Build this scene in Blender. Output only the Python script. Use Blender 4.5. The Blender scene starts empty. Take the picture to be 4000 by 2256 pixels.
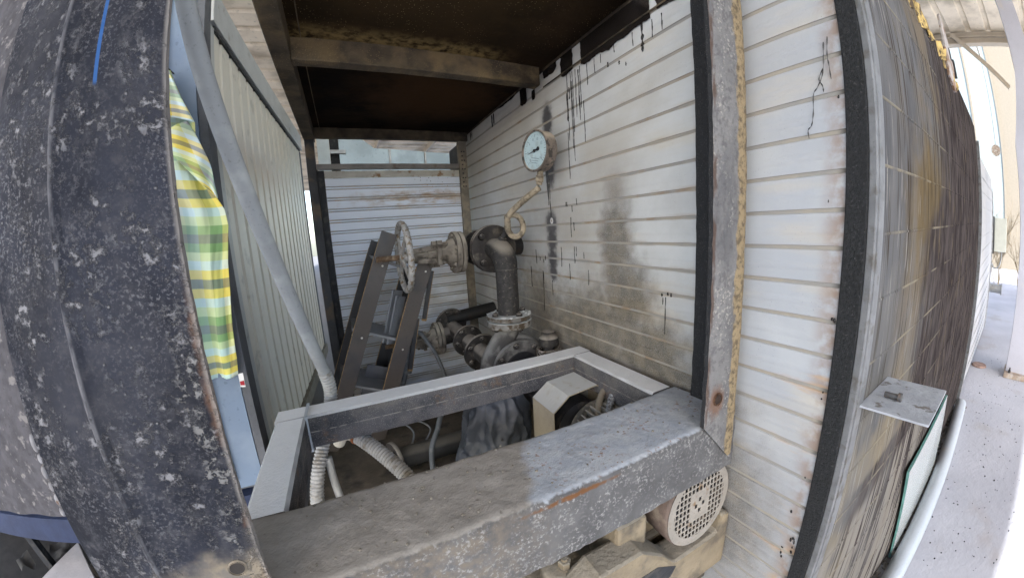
import bpy, bmesh, math, random
from mathutils import Vector, Matrix, noise as mnoise
random.seed(7)
sc = bpy.context.scene
COL = sc.collection
R = math.radians

# ------------------------------------------------------------------ camera, sky, sun, exposure
cam = bpy.data.cameras.new('camera')
camo = bpy.data.objects.new('camera', cam)
COL.objects.link(camo)
sc.camera = camo
cam.type = 'PANO'                       # the photograph was taken with a very wide, curved lens (about 133 degrees across)
cam.panorama_type = 'FISHEYE_LENS_POLYNOMIAL'
cam.sensor_width = 36.0
cam.sensor_height = 36.0 * 577 / 1024
cam.sensor_fit = 'HORIZONTAL'
cam.fisheye_fov = R(180)
cam.fisheye_polynomial_k0 = 0.0
cam.fisheye_polynomial_k1 = -0.077922974
cam.fisheye_polynomial_k2 = -0.001101416
cam.fisheye_polynomial_k3 = 0.000265394742
cam.fisheye_polynomial_k4 = -9.072287e-06
cam.clip_start = 0.02
cam.clip_end = 400
camo.matrix_world = Matrix(((0.89967, 0.12439, -0.41847, 0), (-0.43241, 0.12197, -0.89339, 0), (-0.06009, 0.98471, 0.16352, 0), (0, 0, 0, 1)))

SUN_EL, SUN_AZ = R(40), R(-38)          # sun stands behind the camera, to its left
world = bpy.data.worlds.new('World')
sc.world = world
world.use_nodes = True
wn = world.node_tree
wn.nodes.clear()
sky = wn.nodes.new('ShaderNodeTexSky')
sky.sky_type = 'NISHITA'
sky.sun_disc = False
sky.sun_elevation = SUN_EL
sky.sun_rotation = math.pi - SUN_AZ
sky.air_density = 1.0
sky.dust_density = 2.0
sky.ozone_density = 1.0
bg = wn.nodes.new('ShaderNodeBackground')
bg.inputs['Strength'].default_value = 0.15
wo = wn.nodes.new('ShaderNodeOutputWorld')
wn.links.new(sky.outputs[0], bg.inputs[0])
wn.links.new(bg.outputs[0], wo.inputs[0])
sun = bpy.data.lights.new('sun', 'SUN')
sun.energy = 2.2
sun.angle = R(0.5)
sun.color = (1.0, 0.985, 0.96)
suno = bpy.data.objects.new('sun', sun)
COL.objects.link(suno)
to_sun = Vector((math.sin(SUN_AZ) * math.cos(SUN_EL), -math.cos(SUN_AZ) * math.cos(SUN_EL), math.sin(SUN_EL)))
suno.rotation_euler = to_sun.to_track_quat('Z', 'Y').to_euler()
sc.view_settings.view_transform = 'Standard'
sc.view_settings.look = 'None'
sc.view_settings.gamma = 1.0
sc.view_settings.use_curve_mapping = False
sc.view_settings.exposure = 2.3
sc.render.engine = 'CYCLES'
sc.cycles.use_denoising = True
sc.cycles.max_bounces = 6
sc.cycles.diffuse_bounces = 4
sc.cycles.glossy_bounces = 2
sc.cycles.use_adaptive_sampling = True
sc.cycles.adaptive_threshold = 0.02
sc.cycles.sample_clamp_indirect = 6.0
GROUND = -1.8                           # the lens is the origin: the ground lies 1.8 m below it

# ------------------------------------------------------------------ helpers
LOC = {}

def tag(o, label=None, cat=None, group=None, kind=None):
    if label: o['label'] = label
    if cat: o['category'] = cat
    if group: o['group'] = group
    if kind: o['kind'] = kind
    return o

def thing(name, label, cat, loc=(0, 0, 0), group=None):
    o = bpy.data.objects.new(name, None)
    COL.objects.link(o)
    o.location = loc
    o.empty_display_size = 0.05
    LOC[o.name] = Vector(loc)
    return tag(o, label, cat, group)

class MB:
    def __init__(self):
        self.v, self.f, self.m, self.uv = [], [], [], None
    def add(self, vs, fs, mi=0):
        b = len(self.v)
        self.v += [tuple(p) for p in vs]
        self.f += [tuple(b + i for i in q) for q in fs]
        self.m += [mi] * len(fs)
        return self
    def box(self, lo, hi, mi=0):
        x0, y0, z0 = lo; x1, y1, z1 = hi
        return self.add([(x0,y0,z0),(x1,y0,z0),(x1,y1,z0),(x0,y1,z0),(x0,y0,z1),(x1,y0,z1),(x1,y1,z1),(x0,y1,z1)],
                        [(0,3,2,1),(4,5,6,7),(0,1,5,4),(1,2,6,5),(2,3,7,6),(3,0,4,7)], mi)
    def obox(self, c, ax, ay, az, mi=0):
        c, ax, ay, az = Vector(c), Vector(ax), Vector(ay), Vector(az)
        vs = [c + ax*i + ay*j + az*k for k in (-1,1) for (i,j) in ((-1,-1),(1,-1),(1,1),(-1,1))]
        return self.add(vs, [(0,3,2,1),(4,5,6,7),(0,1,5,4),(1,2,6,5),(2,3,7,6),(3,0,4,7)], mi)
    def bar(self, p0, p1, w, t, up=(0,0,1), mi=0):
        p0, p1 = Vector(p0), Vector(p1)
        d = (p1-p0); L = d.length; d.normalize()
        s = d.cross(Vector(up)); s.normalize(); u = s.cross(d)
        return self.obox((p0+p1)/2, d*L/2, s*w/2, u*t/2, mi)
    def prism(self, poly, ext, mi=0):
        """poly: list of 3D points (planar, CCW seen against ext), ext: extrusion vector"""
        n = len(poly); e = Vector(ext)
        a = [Vector(p) for p in poly]; b = [p + e for p in a]
        fs = [tuple(range(n-1,-1,-1)), tuple(range(n, 2*n))]
        fs += [(i, (i+1) % n, n+(i+1) % n, n+i) for i in range(n)]
        return self.add(a+b, fs, mi)
    def lathe(self, p, d, prof, n=24, mi=0, cap=True):
        """prof: [(t along d, radius)]"""
        p, d = Vector(p), Vector(d).normalized()
        u = d.cross(Vector((0,0,1)))
        if u.length < 1e-4: u = d.cross(Vector((1,0,0)))
        u.normalize(); w = d.cross(u)
        vs, fs = [], []
        for t, r in prof:
            for k in range(n):
                a = 2*math.pi*k/n
                vs.append(p + d*t + (u*math.cos(a) + w*math.sin(a))*r)
        for i in range(len(prof)-1):
            for k in range(n):
                k2 = (k+1) % n
                fs.append((i*n+k, i*n+k2, (i+1)*n+k2, (i+1)*n+k))
        if cap:
            fs.append(tuple(range(n-1,-1,-1)))
            o = (len(prof)-1)*n
            fs.append(tuple(o+k for k in range(n)))
        return self.add(vs, fs, mi)
    def cyl(self, p0, p1, r, r1=None, n=20, mi=0):
        p0, p1 = Vector(p0), Vector(p1)
        return self.lathe(p0, p1-p0, [(0, r), ((p1-p0).length, r if r1 is None else r1)], n, mi)
    def tube(self, pts, rad, n=12, mi=0, cap=True, closed=False):
        P = [Vector(p) for p in pts]
        m = len(P)
        rr = rad if callable(rad) else (lambda i: rad)
        T = []
        for i in range(m):
            if closed: t = P[(i+1) % m]-P[i-1]
            else: t = P[min(i+1,m-1)]-P[max(i-1,0)]
            T.append(t.normalized())
        u = T[0].cross(Vector((0,0,1)))
        if u.length < 1e-3: u = T[0].cross(Vector((1,0,0)))
        u.normalize()
        vs, fs = [], []
        for i in range(m):
            u = (u - T[i]*u.dot(T[i])).normalized()
            w = T[i].cross(u)
            for k in range(n):
                a = 2*math.pi*k/n
                vs.append(P[i] + (u*math.cos(a)+w*math.sin(a))*rr(i))
        for i in range(m if closed else m-1):
            i2 = (i+1) % m
            for k in range(n):
                k2 = (k+1) % n
                fs.append((i*n+k, i*n+k2, i2*n+k2, i2*n+k))
        if cap and not closed:
            fs.append(tuple(range(n-1,-1,-1)))
            fs.append(tuple((m-1)*n+k for k in range(n)))
        return self.add(vs, fs, mi)
    def grid(self, nu, nv, fn, mi=0, uv=None):
        vs = [fn(i/nu, j/nv) for j in range(nv+1) for i in range(nu+1)]
        fs = [(j*(nu+1)+i, j*(nu+1)+i+1, (j+1)*(nu+1)+i+1, (j+1)*(nu+1)+i) for j in range(nv) for i in range(nu)]
        return self.add(vs, fs, mi)
    def sphere(self, c, r, n=12, mi=0, squash=(1,1,1)):
        c = Vector(c); vs, fs = [], []
        for j in range(1, n//2):
            th = math.pi*j/(n//2)
            for k in range(n):
                a = 2*math.pi*k/n
                vs.append(c + Vector((math.sin(th)*math.cos(a)*squash[0], math.sin(th)*math.sin(a)*squash[1], math.cos(th)*squash[2]))*r)
        rows = n//2-1
        vs += [c+Vector((0,0,r*squash[2])), c-Vector((0,0,r*squash[2]))]
        for j in range(rows-1):
            for k in range(n):
                k2 = (k+1) % n
                fs.append((j*n+k, (j+1)*n+k, (j+1)*n+k2, j*n+k2))
        for k in range(n):
            fs.append((rows*n, k, (k+1) % n))
            fs.append((rows*n+1, (rows-1)*n+(k+1) % n, (rows-1)*n+k))
        return self.add(vs, fs, mi)
    def mesh(self, name, mats, shift=Vector((0,0,0)), smooth=None):
        me = bpy.data.meshes.new(name)
        me.from_pydata([tuple(Vector(p)-shift) for p in self.v], [], self.f)
        if not isinstance(mats, (list, tuple)): mats = [mats]
        for m in mats: me.materials.append(m)
        me.polygons.foreach_set('material_index', self.m)
        bm = bmesh.new(); bm.from_mesh(me)
        bmesh.ops.recalc_face_normals(bm, faces=bm.faces)
        bm.to_mesh(me); bm.free()
        if smooth is not None:
            me.polygons.foreach_set('use_smooth', [True]*len(me.polygons))
            if smooth < 180:
                try: me.set_sharp_from_angle(angle=R(smooth))
                except Exception: pass
        me.update()
        return me
    def build(self, name, mats, parent=None, smooth=None, bevel=None, jag=None):
        root = parent
        while root is not None and root.parent is not None: root = root.parent
        shift = LOC.get(root.name, Vector((0,0,0))) if root is not None else Vector((0,0,0))
        me = self.mesh(name, mats, shift, smooth)
        o = bpy.data.objects.new(name, me)
        COL.objects.link(o)
        if parent is not None: o.parent = parent
        if bevel:
            md = o.modifiers.new('bevel', 'BEVEL'); md.width = bevel; md.segments = 2
            md.limit_method = 'ANGLE'; md.angle_limit = R(40)
        return o

def place(me, name, parent, pos, direction=None, rz=0.0, scale=1.0):
    """one more object that shares mesh data ME; its z axis along DIRECTION"""
    root = parent
    while root is not None and root.parent is not None: root = root.parent
    shift = LOC.get(root.name, Vector((0,0,0))) if root is not None else Vector((0,0,0))
    o = bpy.data.objects.new(name, me)
    COL.objects.link(o)
    o.parent = parent
    o.location = Vector(pos)-shift
    o.rotation_mode = 'QUATERNION'
    q = Vector(direction).to_track_quat('Z', 'Y') if direction is not None else Matrix.Identity(3).to_quaternion()
    o.rotation_quaternion = q @ Matrix.Rotation(rz, 3, 'Z').to_quaternion()
    o.scale = (scale,)*3
    return o

def curve(pts, n):
    """Catmull-Rom through PTS, n samples per span"""
    P = [Vector(p) for p in pts]
    P = [P[0]*2-P[1]] + P + [P[-1]*2-P[-2]]
    out = []
    for i in range(1, len(P)-2):
        for k in range(n):
            t = k/n
            a, b, c, d = P[i-1], P[i], P[i+1], P[i+2]
            out.append(0.5*((2*b)+(c-a)*t+(2*a-5*b+4*c-d)*t*t+(3*b-a-3*c+d)*t**3))
    out.append(P[-2])
    return out

def nz(x, y, z, s=1.0):
    return mnoise.noise(Vector((x*s, y*s, z*s)))

# ------------------------------------------------------------------ materials
class N:
    def __init__(self, name):
        self.mat = bpy.data.materials.new(name)
        self.mat.use_nodes = True
        self.t = self.mat.node_tree
        self.b = self.t.nodes['Principled BSDF']
        g = self.t.nodes.new('ShaderNodeNewGeometry')
        self.P = g.outputs['Position']; self.Nrm = g.outputs['Normal']
        s = self.t.nodes.new('ShaderNodeSeparateXYZ'); self.L(self.P, s.inputs[0])
        self.x, self.y, self.z = s.outputs
        s2 = self.t.nodes.new('ShaderNodeSeparateXYZ'); self.L(self.Nrm, s2.inputs[0])
        self.nx, self.ny, self.nz = s2.outputs
        self.cache = {}
    def L(self, a, b): self.t.links.new(a, b)
    def setin(self, sock, v):
        if isinstance(v, bpy.types.NodeSocket): self.L(v, sock)
        else: sock.default_value = v
    def math(self, op, a, b=0.0, c=None, clamp=False):
        n = self.t.nodes.new('ShaderNodeMath'); n.operation = op; n.use_clamp = clamp
        self.setin(n.inputs[0], a); self.setin(n.inputs[1], b)
        if c is not None: self.setin(n.inputs[2], c)
        return n.outputs[0]
    def vec(self, stretch=(1,1,1), off=(0,0,0)):
        n = self.t.nodes.new('ShaderNodeMapping'); self.L(self.P, n.inputs[0])
        n.inputs['Scale'].default_value = stretch; n.inputs['Location'].default_value = off
        return n.outputs[0]
    def noise(self, scale, detail=4, stretch=None, rough=0.55, off=(0,0,0)):
        detail = min(detail, 3 if scale >= 60 else 5)
        key = ('n', scale, detail, stretch, rough, off)
        if key in self.cache: return self.cache[key]
        n = self.t.nodes.new('ShaderNodeTexNoise')
        self.cache[key] = n.outputs[0]
        self.L(self.P if not stretch and off == (0,0,0) else self.vec(stretch or (1,1,1), off), n.inputs['Vector'])
        n.inputs['Scale'].default_value = scale; n.inputs['Detail'].default_value = detail; n.inputs['Roughness'].default_value = rough
        return n.outputs[0]
    def vor(self, scale, stretch=None, feat='F1', rnd=1.0):
        key = ('v', scale, stretch, feat, rnd)
        if key in self.cache: return self.cache[key]
        n = self.t.nodes.new('ShaderNodeTexVoronoi'); n.feature = feat
        self.cache[key] = n.outputs['Distance']
        self.L(self.vec(stretch or (1,1,1)), n.inputs['Vector'])
        n.inputs['Scale'].default_value = scale; n.inputs['Randomness'].default_value = rnd
        return n.outputs['Distance']
    def ramp(self, v, lo, hi, a=0.0, b=1.0):
        n = self.t.nodes.new('ShaderNodeMapRange'); n.clamp = True; n.interpolation_type = 'SMOOTHSTEP'
        self.setin(n.inputs[0], v)
        n.inputs[1].default_value = lo; n.inputs[2].default_value = hi; n.inputs[3].default_value = a; n.inputs[4].default_value = b
        return n.outputs[0]
    def mul(self, *a):
        r = a[0]
        for q in a[1:]: r = self.math('MULTIPLY', r, q)
        return r
    def mx(self, *a):
        r = a[0]
        for q in a[1:]: r = self.math('MAXIMUM', r, q)
        return r
    def inv(self, a): return self.math('SUBTRACT', 1.0, a)
    def ell(self, c, r, soft=0.5, wob=0.25, wscale=14):
        """soft blob round C with half-axes R (None = no limit on that axis), ragged by noise: 1 inside, 0 outside"""
        acc = None
        for ax, cc, rr in zip((self.x, self.y, self.z), c, r):
            if rr is None: continue
            d = self.math('DIVIDE', self.math('SUBTRACT', ax, cc), rr)
            d = self.math('MULTIPLY', d, d)
            acc = d if acc is None else self.math('ADD', acc, d)
        d = self.math('SQRT', acc)
        d = self.math('ADD', d, self.math('MULTIPLY', self.math('SUBTRACT', self.noise(16 if wscale < 25 else 45, 3), 0.5), wob*4))
        return self.ramp(d, 1.0+soft, 1.0-soft)
    def mix(self, a, b, f):
        n = self.t.nodes.new('ShaderNodeMix'); n.data_type = 'RGBA'
        self.setin(n.inputs[0], f)
        for s, v in ((n.inputs[6], a), (n.inputs[7], b)):
            if isinstance(v, bpy.types.NodeSocket): self.L(v, s)
            else: s.default_value = (*v, 1)
        return n.outputs[2]
    def fin(self, col, rough=0.8, metal=0.0, bump=None, dist=0.004, spec=0.3):
        if isinstance(col, bpy.types.NodeSocket): self.L(col, self.b.inputs['Base Color'])
        else: self.b.inputs['Base Color'].default_value = (*col, 1)
        self.setin(self.b.inputs['Roughness'], rough)
        self.setin(self.b.inputs['Metallic'], metal)
        self.b.inputs['Specular IOR Level'].default_value = spec
        if bump is not None:
            n = self.t.nodes.new('ShaderNodeBump'); n.inputs['Distance'].default_value = dist
            n.inputs['Strength'].default_value = 1.0
            self.L(bump, n.inputs['Height']); self.L(n.outputs[0], self.b.inputs['Normal'])
        return self.mat

def plain(name, col, rough=0.8, var=0.25, dirt=None, dscale=18, dlo=0.5, dhi=0.7, bscale=60, bd=0.0015, metal=0.0, up=None, uplo=0.5, spec=0.3):
    """one paint with uneven tone, one kind of dirt in patches, dust lying on faces that look up"""
    n = N(name)
    dark = tuple(c*(1-var) for c in col); lite = tuple(min(1, c*(1+var)) for c in col)
    c = n.mix(dark, lite, n.ramp(n.noise(dscale*0.6, 5), 0.3, 0.7))
    c = n.mix(c, tuple(v*0.55 for v in col), n.mul(n.ramp(n.noise(bscale*1.7, 3), 0.6, 0.72), 0.5))
    if dirt: c = n.mix(c, dirt, n.ramp(n.noise(dscale, 6, off=(3,1,7)), dlo, dhi))
    if up:
        m = n.mul(n.ramp(n.nz, uplo, uplo+0.35), n.ramp(n.noise(25, 4), 0.2, 0.5, 0.45, 1.0))
        c = n.mix(c, up, m)
    return n.fin(c, rough, metal, n.noise(bscale, 5), bd, spec)

# ---- steel of the enclosure frame
def m_frame():
    n = N('dusty_frame_steel')
    c = n.mix((0.045,0.045,0.05), (0.10,0.095,0.095), n.ramp(n.noise(9, 5), 0.35, 0.65))
    c = n.mix(c, (0.14,0.128,0.115), n.mul(n.ramp(n.noise(14, 7, off=(2,5,1), rough=0.65), 0.42, 0.70), 0.7))
    c = n.mix(c, (0.16,0.095,0.05), n.mul(n.ramp(n.noise(11, 6, off=(8,2,3)), 0.58, 0.70), n.ramp(n.noise(60, 4), 0.42, 0.6), 0.5))
    c = n.mix(c, (0.30,0.285,0.26), n.ramp(n.vor(230), 0.24, 0.16))
    seam = n.mul(n.ramp(n.math('ABSOLUTE', n.math('ADD', n.z, 0.6255)), 0.0028, 0.0012), n.ramp(n.noise(45, 4, off=(6,6,6)), 0.34, 0.58))
    c = n.mix(c, (0.26,0.235,0.20), n.mul(seam, 0.85))
    dust = n.mix((0.58,0.60,0.62), (0.68,0.69,0.70), n.noise(40, 4))
    c = n.mix(c, dust, n.ramp(n.nz, 0.55, 0.85))
    return n.fin(c, 0.85, 0, n.math('ADD', n.noise(120, 5), n.mul(n.ramp(n.vor(230), 0.26, 0.1), 0.5)), 0.0025)
M_FRAME = m_frame()

def m_beam_top():
    # front beam: caked brown-grey mud at the left, bare pale grey paint with rust freckles at the right; whitish crust on the front face
    n = N('mud_caked_beam')
    mud = n.mix((0.21,0.195,0.176), (0.265,0.249,0.227), n.ramp(n.noise(14, 6), 0.3, 0.7))
    mud = n.mix(mud, (0.155,0.144,0.128), n.ramp(n.noise(55, 5, off=(1,1,4)), 0.62, 0.74))
    grey = n.mix((0.29,0.315,0.35), (0.37,0.39,0.415), n.ramp(n.noise(22, 6), 0.3, 0.7))
    grey = n.mix(grey, (0.22,0.14,0.10), n.mul(n.ramp(n.noise(95, 5, off=(4,0,0)), 0.55, 0.68), n.ramp(n.noise(10, 4, off=(1,2,0)), 0.40, 0.60), 0.9))
    grey = n.mix(grey, (0.26,0.28,0.30), n.mul(n.ramp(n.noise(16, 5, off=(0,6,0)), 0.6, 0.68), 0.8))
    edge = n.math('ADD', n.x, n.math('MULTIPLY', n.math('SUBTRACT', n.noise(9, 5), 0.5), 0.16))
    edge = n.math('SUBTRACT', edge, n.math('MULTIPLY', n.y, 0.35))
    top = n.mix(mud, grey, n.ramp(edge, 0.070, 0.112))
    # front face
    ff = n.mix((0.076,0.075,0.076), (0.112,0.111,0.111), n.ramp(n.noise(12, 6), 0.3, 0.7))
    ff = n.mix(ff, (0.155,0.130,0.10), n.mul(n.ramp(n.x, 0.42, 0.10), n.ramp(n.noise(38, 6, rough=0.65), 0.30, 0.72), 0.85))
    ff = n.mix(ff, (0.23,0.226,0.22), n.mul(n.ramp(n.noise(130, 6, off=(5,5,5), rough=0.65), 0.50, 0.66), n.ramp(n.noise(16, 5, off=(0,1,0)), 0.36, 0.62), 0.85))
    ff = n.mix(ff, (0.12,0.062,0.032), n.mul(n.ell((0.38, 0.55, -0.580), (0.11, None, 0.006), 0.4, 0.3, 40), n.ramp(n.noise(60,3), 0.3, 0.5)))
    c = n.mix(ff, top, n.ramp(n.math('ADD', n.nz, n.math('MULTIPLY', n.math('SUBTRACT', n.noise(60, 5), 0.5), 0.5)), 0.66, 0.95))
    h = n.math('ADD', n.noise(45, 7), n.mul(n.noise(160, 4), 0.35))
    return n.fin(c, 1.0, 0, h, 0.0030, 0.0)
M_BEAM = m_beam_top()

def m_leftpost():
    n = N('speckled_corner_post_paint')
    c = n.mix((0.011,0.012,0.0165), (0.027,0.0295,0.040), n.ramp(n.noise(6, 5, stretch=(1,1,0.5)), 0.35, 0.65))
    c = n.mix(c, (0.05,0.05,0.056), n.mul(n.ramp(n.noise(38, 7, rough=0.7), 0.45, 0.72), 0.7))
    # crusted splashes of pale dust, in clusters
    c = n.mix(c, (0.038,0.038,0.043), n.mul(n.ramp(n.noise(3.2, 5, off=(1,0,3), stretch=(1,1,0.45)), 0.48, 0.68), 0.55))
    clus = n.ramp(n.noise(9, 5, off=(7,0,1), stretch=(1.3,1,0.8)), 0.42, 0.58)
    blot = n.mul(n.ramp(n.noise(58, 7, off=(0,3,0), rough=0.75), 0.50, 0.63), clus)
    dots = n.mul(n.ramp(n.vor(64), 0.20, 0.07), n.ramp(n.noise(27, 3, off=(2,2,2)), 0.52, 0.64))
    fine = n.mul(n.ramp(n.noise(190, 4, rough=0.7), 0.52, 0.63), n.ramp(n.noise(6, 5, off=(4,4,2)), 0.36, 0.66))
    ridge = n.mul(n.ramp(n.math('ABSOLUTE', n.math('ADD', n.x, 0.3585)), 0.006, 0.002), n.ramp(n.noise(34, 5, stretch=(1,1,0.5), off=(3,3,3)), 0.36, 0.58))  # broken highlight along the fold, painted into the colour
    c = n.mix(c, (0.20,0.198,0.207), n.mul(n.mx(blot, n.mul(dots, 0.8), n.mul(fine, 0.5), n.mul(ridge, 0.6)), 0.85))
    # crust along the lower inner edge
    crust = n.mul(n.ramp(n.z, -0.02, -0.14), n.ramp(n.math('ADD', n.x, n.math('MULTIPLY', n.noise(20, 5), 0.06)), -0.215, -0.19), n.ramp(n.noise(75, 6, off=(5,0,1), rough=0.7), 0.50, 0.62))
    c = n.mix(c, (0.17,0.167,0.163), n.mul(crust, 0.8))
    # ochre dust on the foot, rust creeping in from the inner edge
    foot = n.ramp(n.math('ADD', n.z, n.math('ADD', n.math('MULTIPLY', n.noise(16, 5), 0.16), n.math('MULTIPLY', n.x, -0.22))), -0.28, -0.36)
    c = n.mix(c, n.mix((0.21,0.178,0.132), (0.14,0.126,0.108), n.ramp(n.noise(40,5), 0.4, 0.6)), n.mul(foot, 0.92))
    rust = n.mul(n.ramp(n.math('ADD', n.x, n.math('MULTIPLY', n.noise(30, 5), 0.02)), -0.2005, -0.1945), n.ramp(n.noise(14, 4, stretch=(1,1,0.6)), 0.42, 0.56), n.ramp(n.z, 0.0, -0.1))
    c = n.mix(c, (0.11,0.062,0.04), n.mul(rust, 0.75))
    c = n.mix(c, (0.25,0.23,0.21), n.mul(n.ramp(n.x, -0.206, -0.200), 0.6))
    # one blue paint run
    run = n.mul(n.ell((-0.292, None, 0.44), (0.0035, None, 0.12), 0.25, 0.04, 30), 1.0)
    run = n.mul(n.ramp(n.math('ABSOLUTE', n.math('SUBTRACT', n.x, n.math('ADD', -0.298, n.math('MULTIPLY', n.z, 0.012)))), 0.0036, 0.0022), n.ramp(n.z, 0.222, 0.232))
    c = n.mix(c, (0.03,0.09,0.24), n.mul(run, 0.9))
    h = n.math('ADD', n.mul(n.noise(40, 6), 0.5), n.mul(n.mx(blot, dots, crust), 0.8))
    return n.fin(c, 0.9, 0, h, 0.004, 0.12)
M_LPOST = m_leftpost()

def m_rightpost():
    n = N('dust_crusted_post_paint')
    c = n.mix((0.10,0.099,0.101), (0.16,0.156,0.153), n.ramp(n.noise(14, 5, stretch=(1,1,0.5)), 0.3, 0.7))
    c = n.mix(c, (0.075,0.073,0.075), n.mul(n.ramp(n.noise(60, 6), 0.5, 0.66), 0.6))
    c = n.mix(c, (0.26,0.25,0.225), n.mul(n.ramp(n.noise(110, 6, off=(1,7,0), rough=0.65), 0.54, 0.64), n.ramp(n.noise(14, 4, off=(3,0,2), stretch=(1,1,0.5)), 0.42, 0.62)))
    wob = n.math('MULTIPLY', n.math('SUBTRACT', n.noise(22, 6, stretch=(1,1,0.4), rough=0.65), 0.5), 0.06)
    tan_ = n.mix((0.24,0.185,0.11), (0.10,0.078,0.05), n.ramp(n.noise(46, 6, rough=0.7), 0.44, 0.62))
    c = n.mix(c, tan_, n.ramp(n.math('ADD', n.x, wob), 0.902, 0.912))
    c = n.mix(c, (0.06,0.033,0.022), n.mul(n.ramp(n.math('ADD', n.x, wob), 0.824, 0.814), n.ramp(n.noise(30, 5, stretch=(1,1,0.4)), 0.40, 0.58), 0.8))
    c = n.mix(c, (0.13,0.072,0.045), n.mul(n.ell((0.853,None,-0.49), (0.028,None,0.045), 0.4, 0.3, 40), 0.8))
    # the web's inner face lies in shade, painted here as black
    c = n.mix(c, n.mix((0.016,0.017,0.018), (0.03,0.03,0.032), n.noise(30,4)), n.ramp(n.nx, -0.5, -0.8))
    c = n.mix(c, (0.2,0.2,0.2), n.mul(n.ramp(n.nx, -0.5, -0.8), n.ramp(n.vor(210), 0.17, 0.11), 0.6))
    return n.fin(c, 0.85, 0, n.noise(70, 7), 0.005, 0.2)
M_RPOST = m_rightpost()

def m_roof():
    n = N('tarred_roof_underside')
    c = n.mix((0.006,0.0045,0.0035), (0.020,0.012,0.007), n.ramp(n.noise(4, 4), 0.35, 0.65))
    c = n.mix(c, (0.055,0.027,0.010), n.mul(n.ell((0.55,2.15,None), (0.35,0.35,None), 0.6, 0.3, 5), 0.7))
    c = n.mix(c, (0.05,0.032,0.014), n.mul(n.ell((0.3,1.2,None), (0.5,0.35,None), 0.7, 0.3, 6), 0.6))
    # ochre dust thrown up along the cross beam
    c = n.mix(c, (0.20,0.14,0.06), n.mul(n.ramp(n.math('ABSOLUTE', n.math('SUBTRACT', n.y, 1.56)), 0.11, 0.0), n.ramp(n.x, 0.85, 0.6), n.ramp(n.noise(30, 5), 0.3, 0.65)))
    c = n.mix(c, (0.24,0.18,0.09), n.mul(n.ramp(n.vor(95), 0.16, 0.10), n.ramp(n.noise(5, 3, off=(2,0,0)), 0.42, 0.6), n.ramp(n.y, 2.0, 1.5)))
    return n.fin(c, 0.9, 0, n.noise(35, 5), 0.003, 0.05)
M_ROOF = m_roof()

def m_roofbeam():
    n = N('soot_and_dust_beam_paint')
    c = n.mix((0.045,0.035,0.025), (0.11,0.084,0.053), n.ramp(n.noise(10, 5), 0.3, 0.7))
    c = n.mix(c, (0.16,0.115,0.06), n.mul(n.ramp(n.noise(8, 5, off=(3,1,0)), 0.45, 0.68), n.ramp(n.y, 2.6, 1.7), 0.9))
    c = n.mix(c, (0.26,0.19,0.10), n.mul(n.ramp(n.vor(150, stretch=(1,0.5,1)), 0.22, 0.12), n.ramp(n.noise(9, 3), 0.4, 0.6), n.ramp(n.y, 2.4, 1.8)))
    c = n.mix(c, (0.012,0.010,0.009), n.mul(n.ramp(n.x, 0.70, 0.9), n.ramp(n.noise(12,4), 0.3, 0.6), 0.8))
    return n.fin(c, 0.8, 0, n.noise(80, 6), 0.004, 0.2)
M_RBEAM = m_roofbeam()

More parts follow.
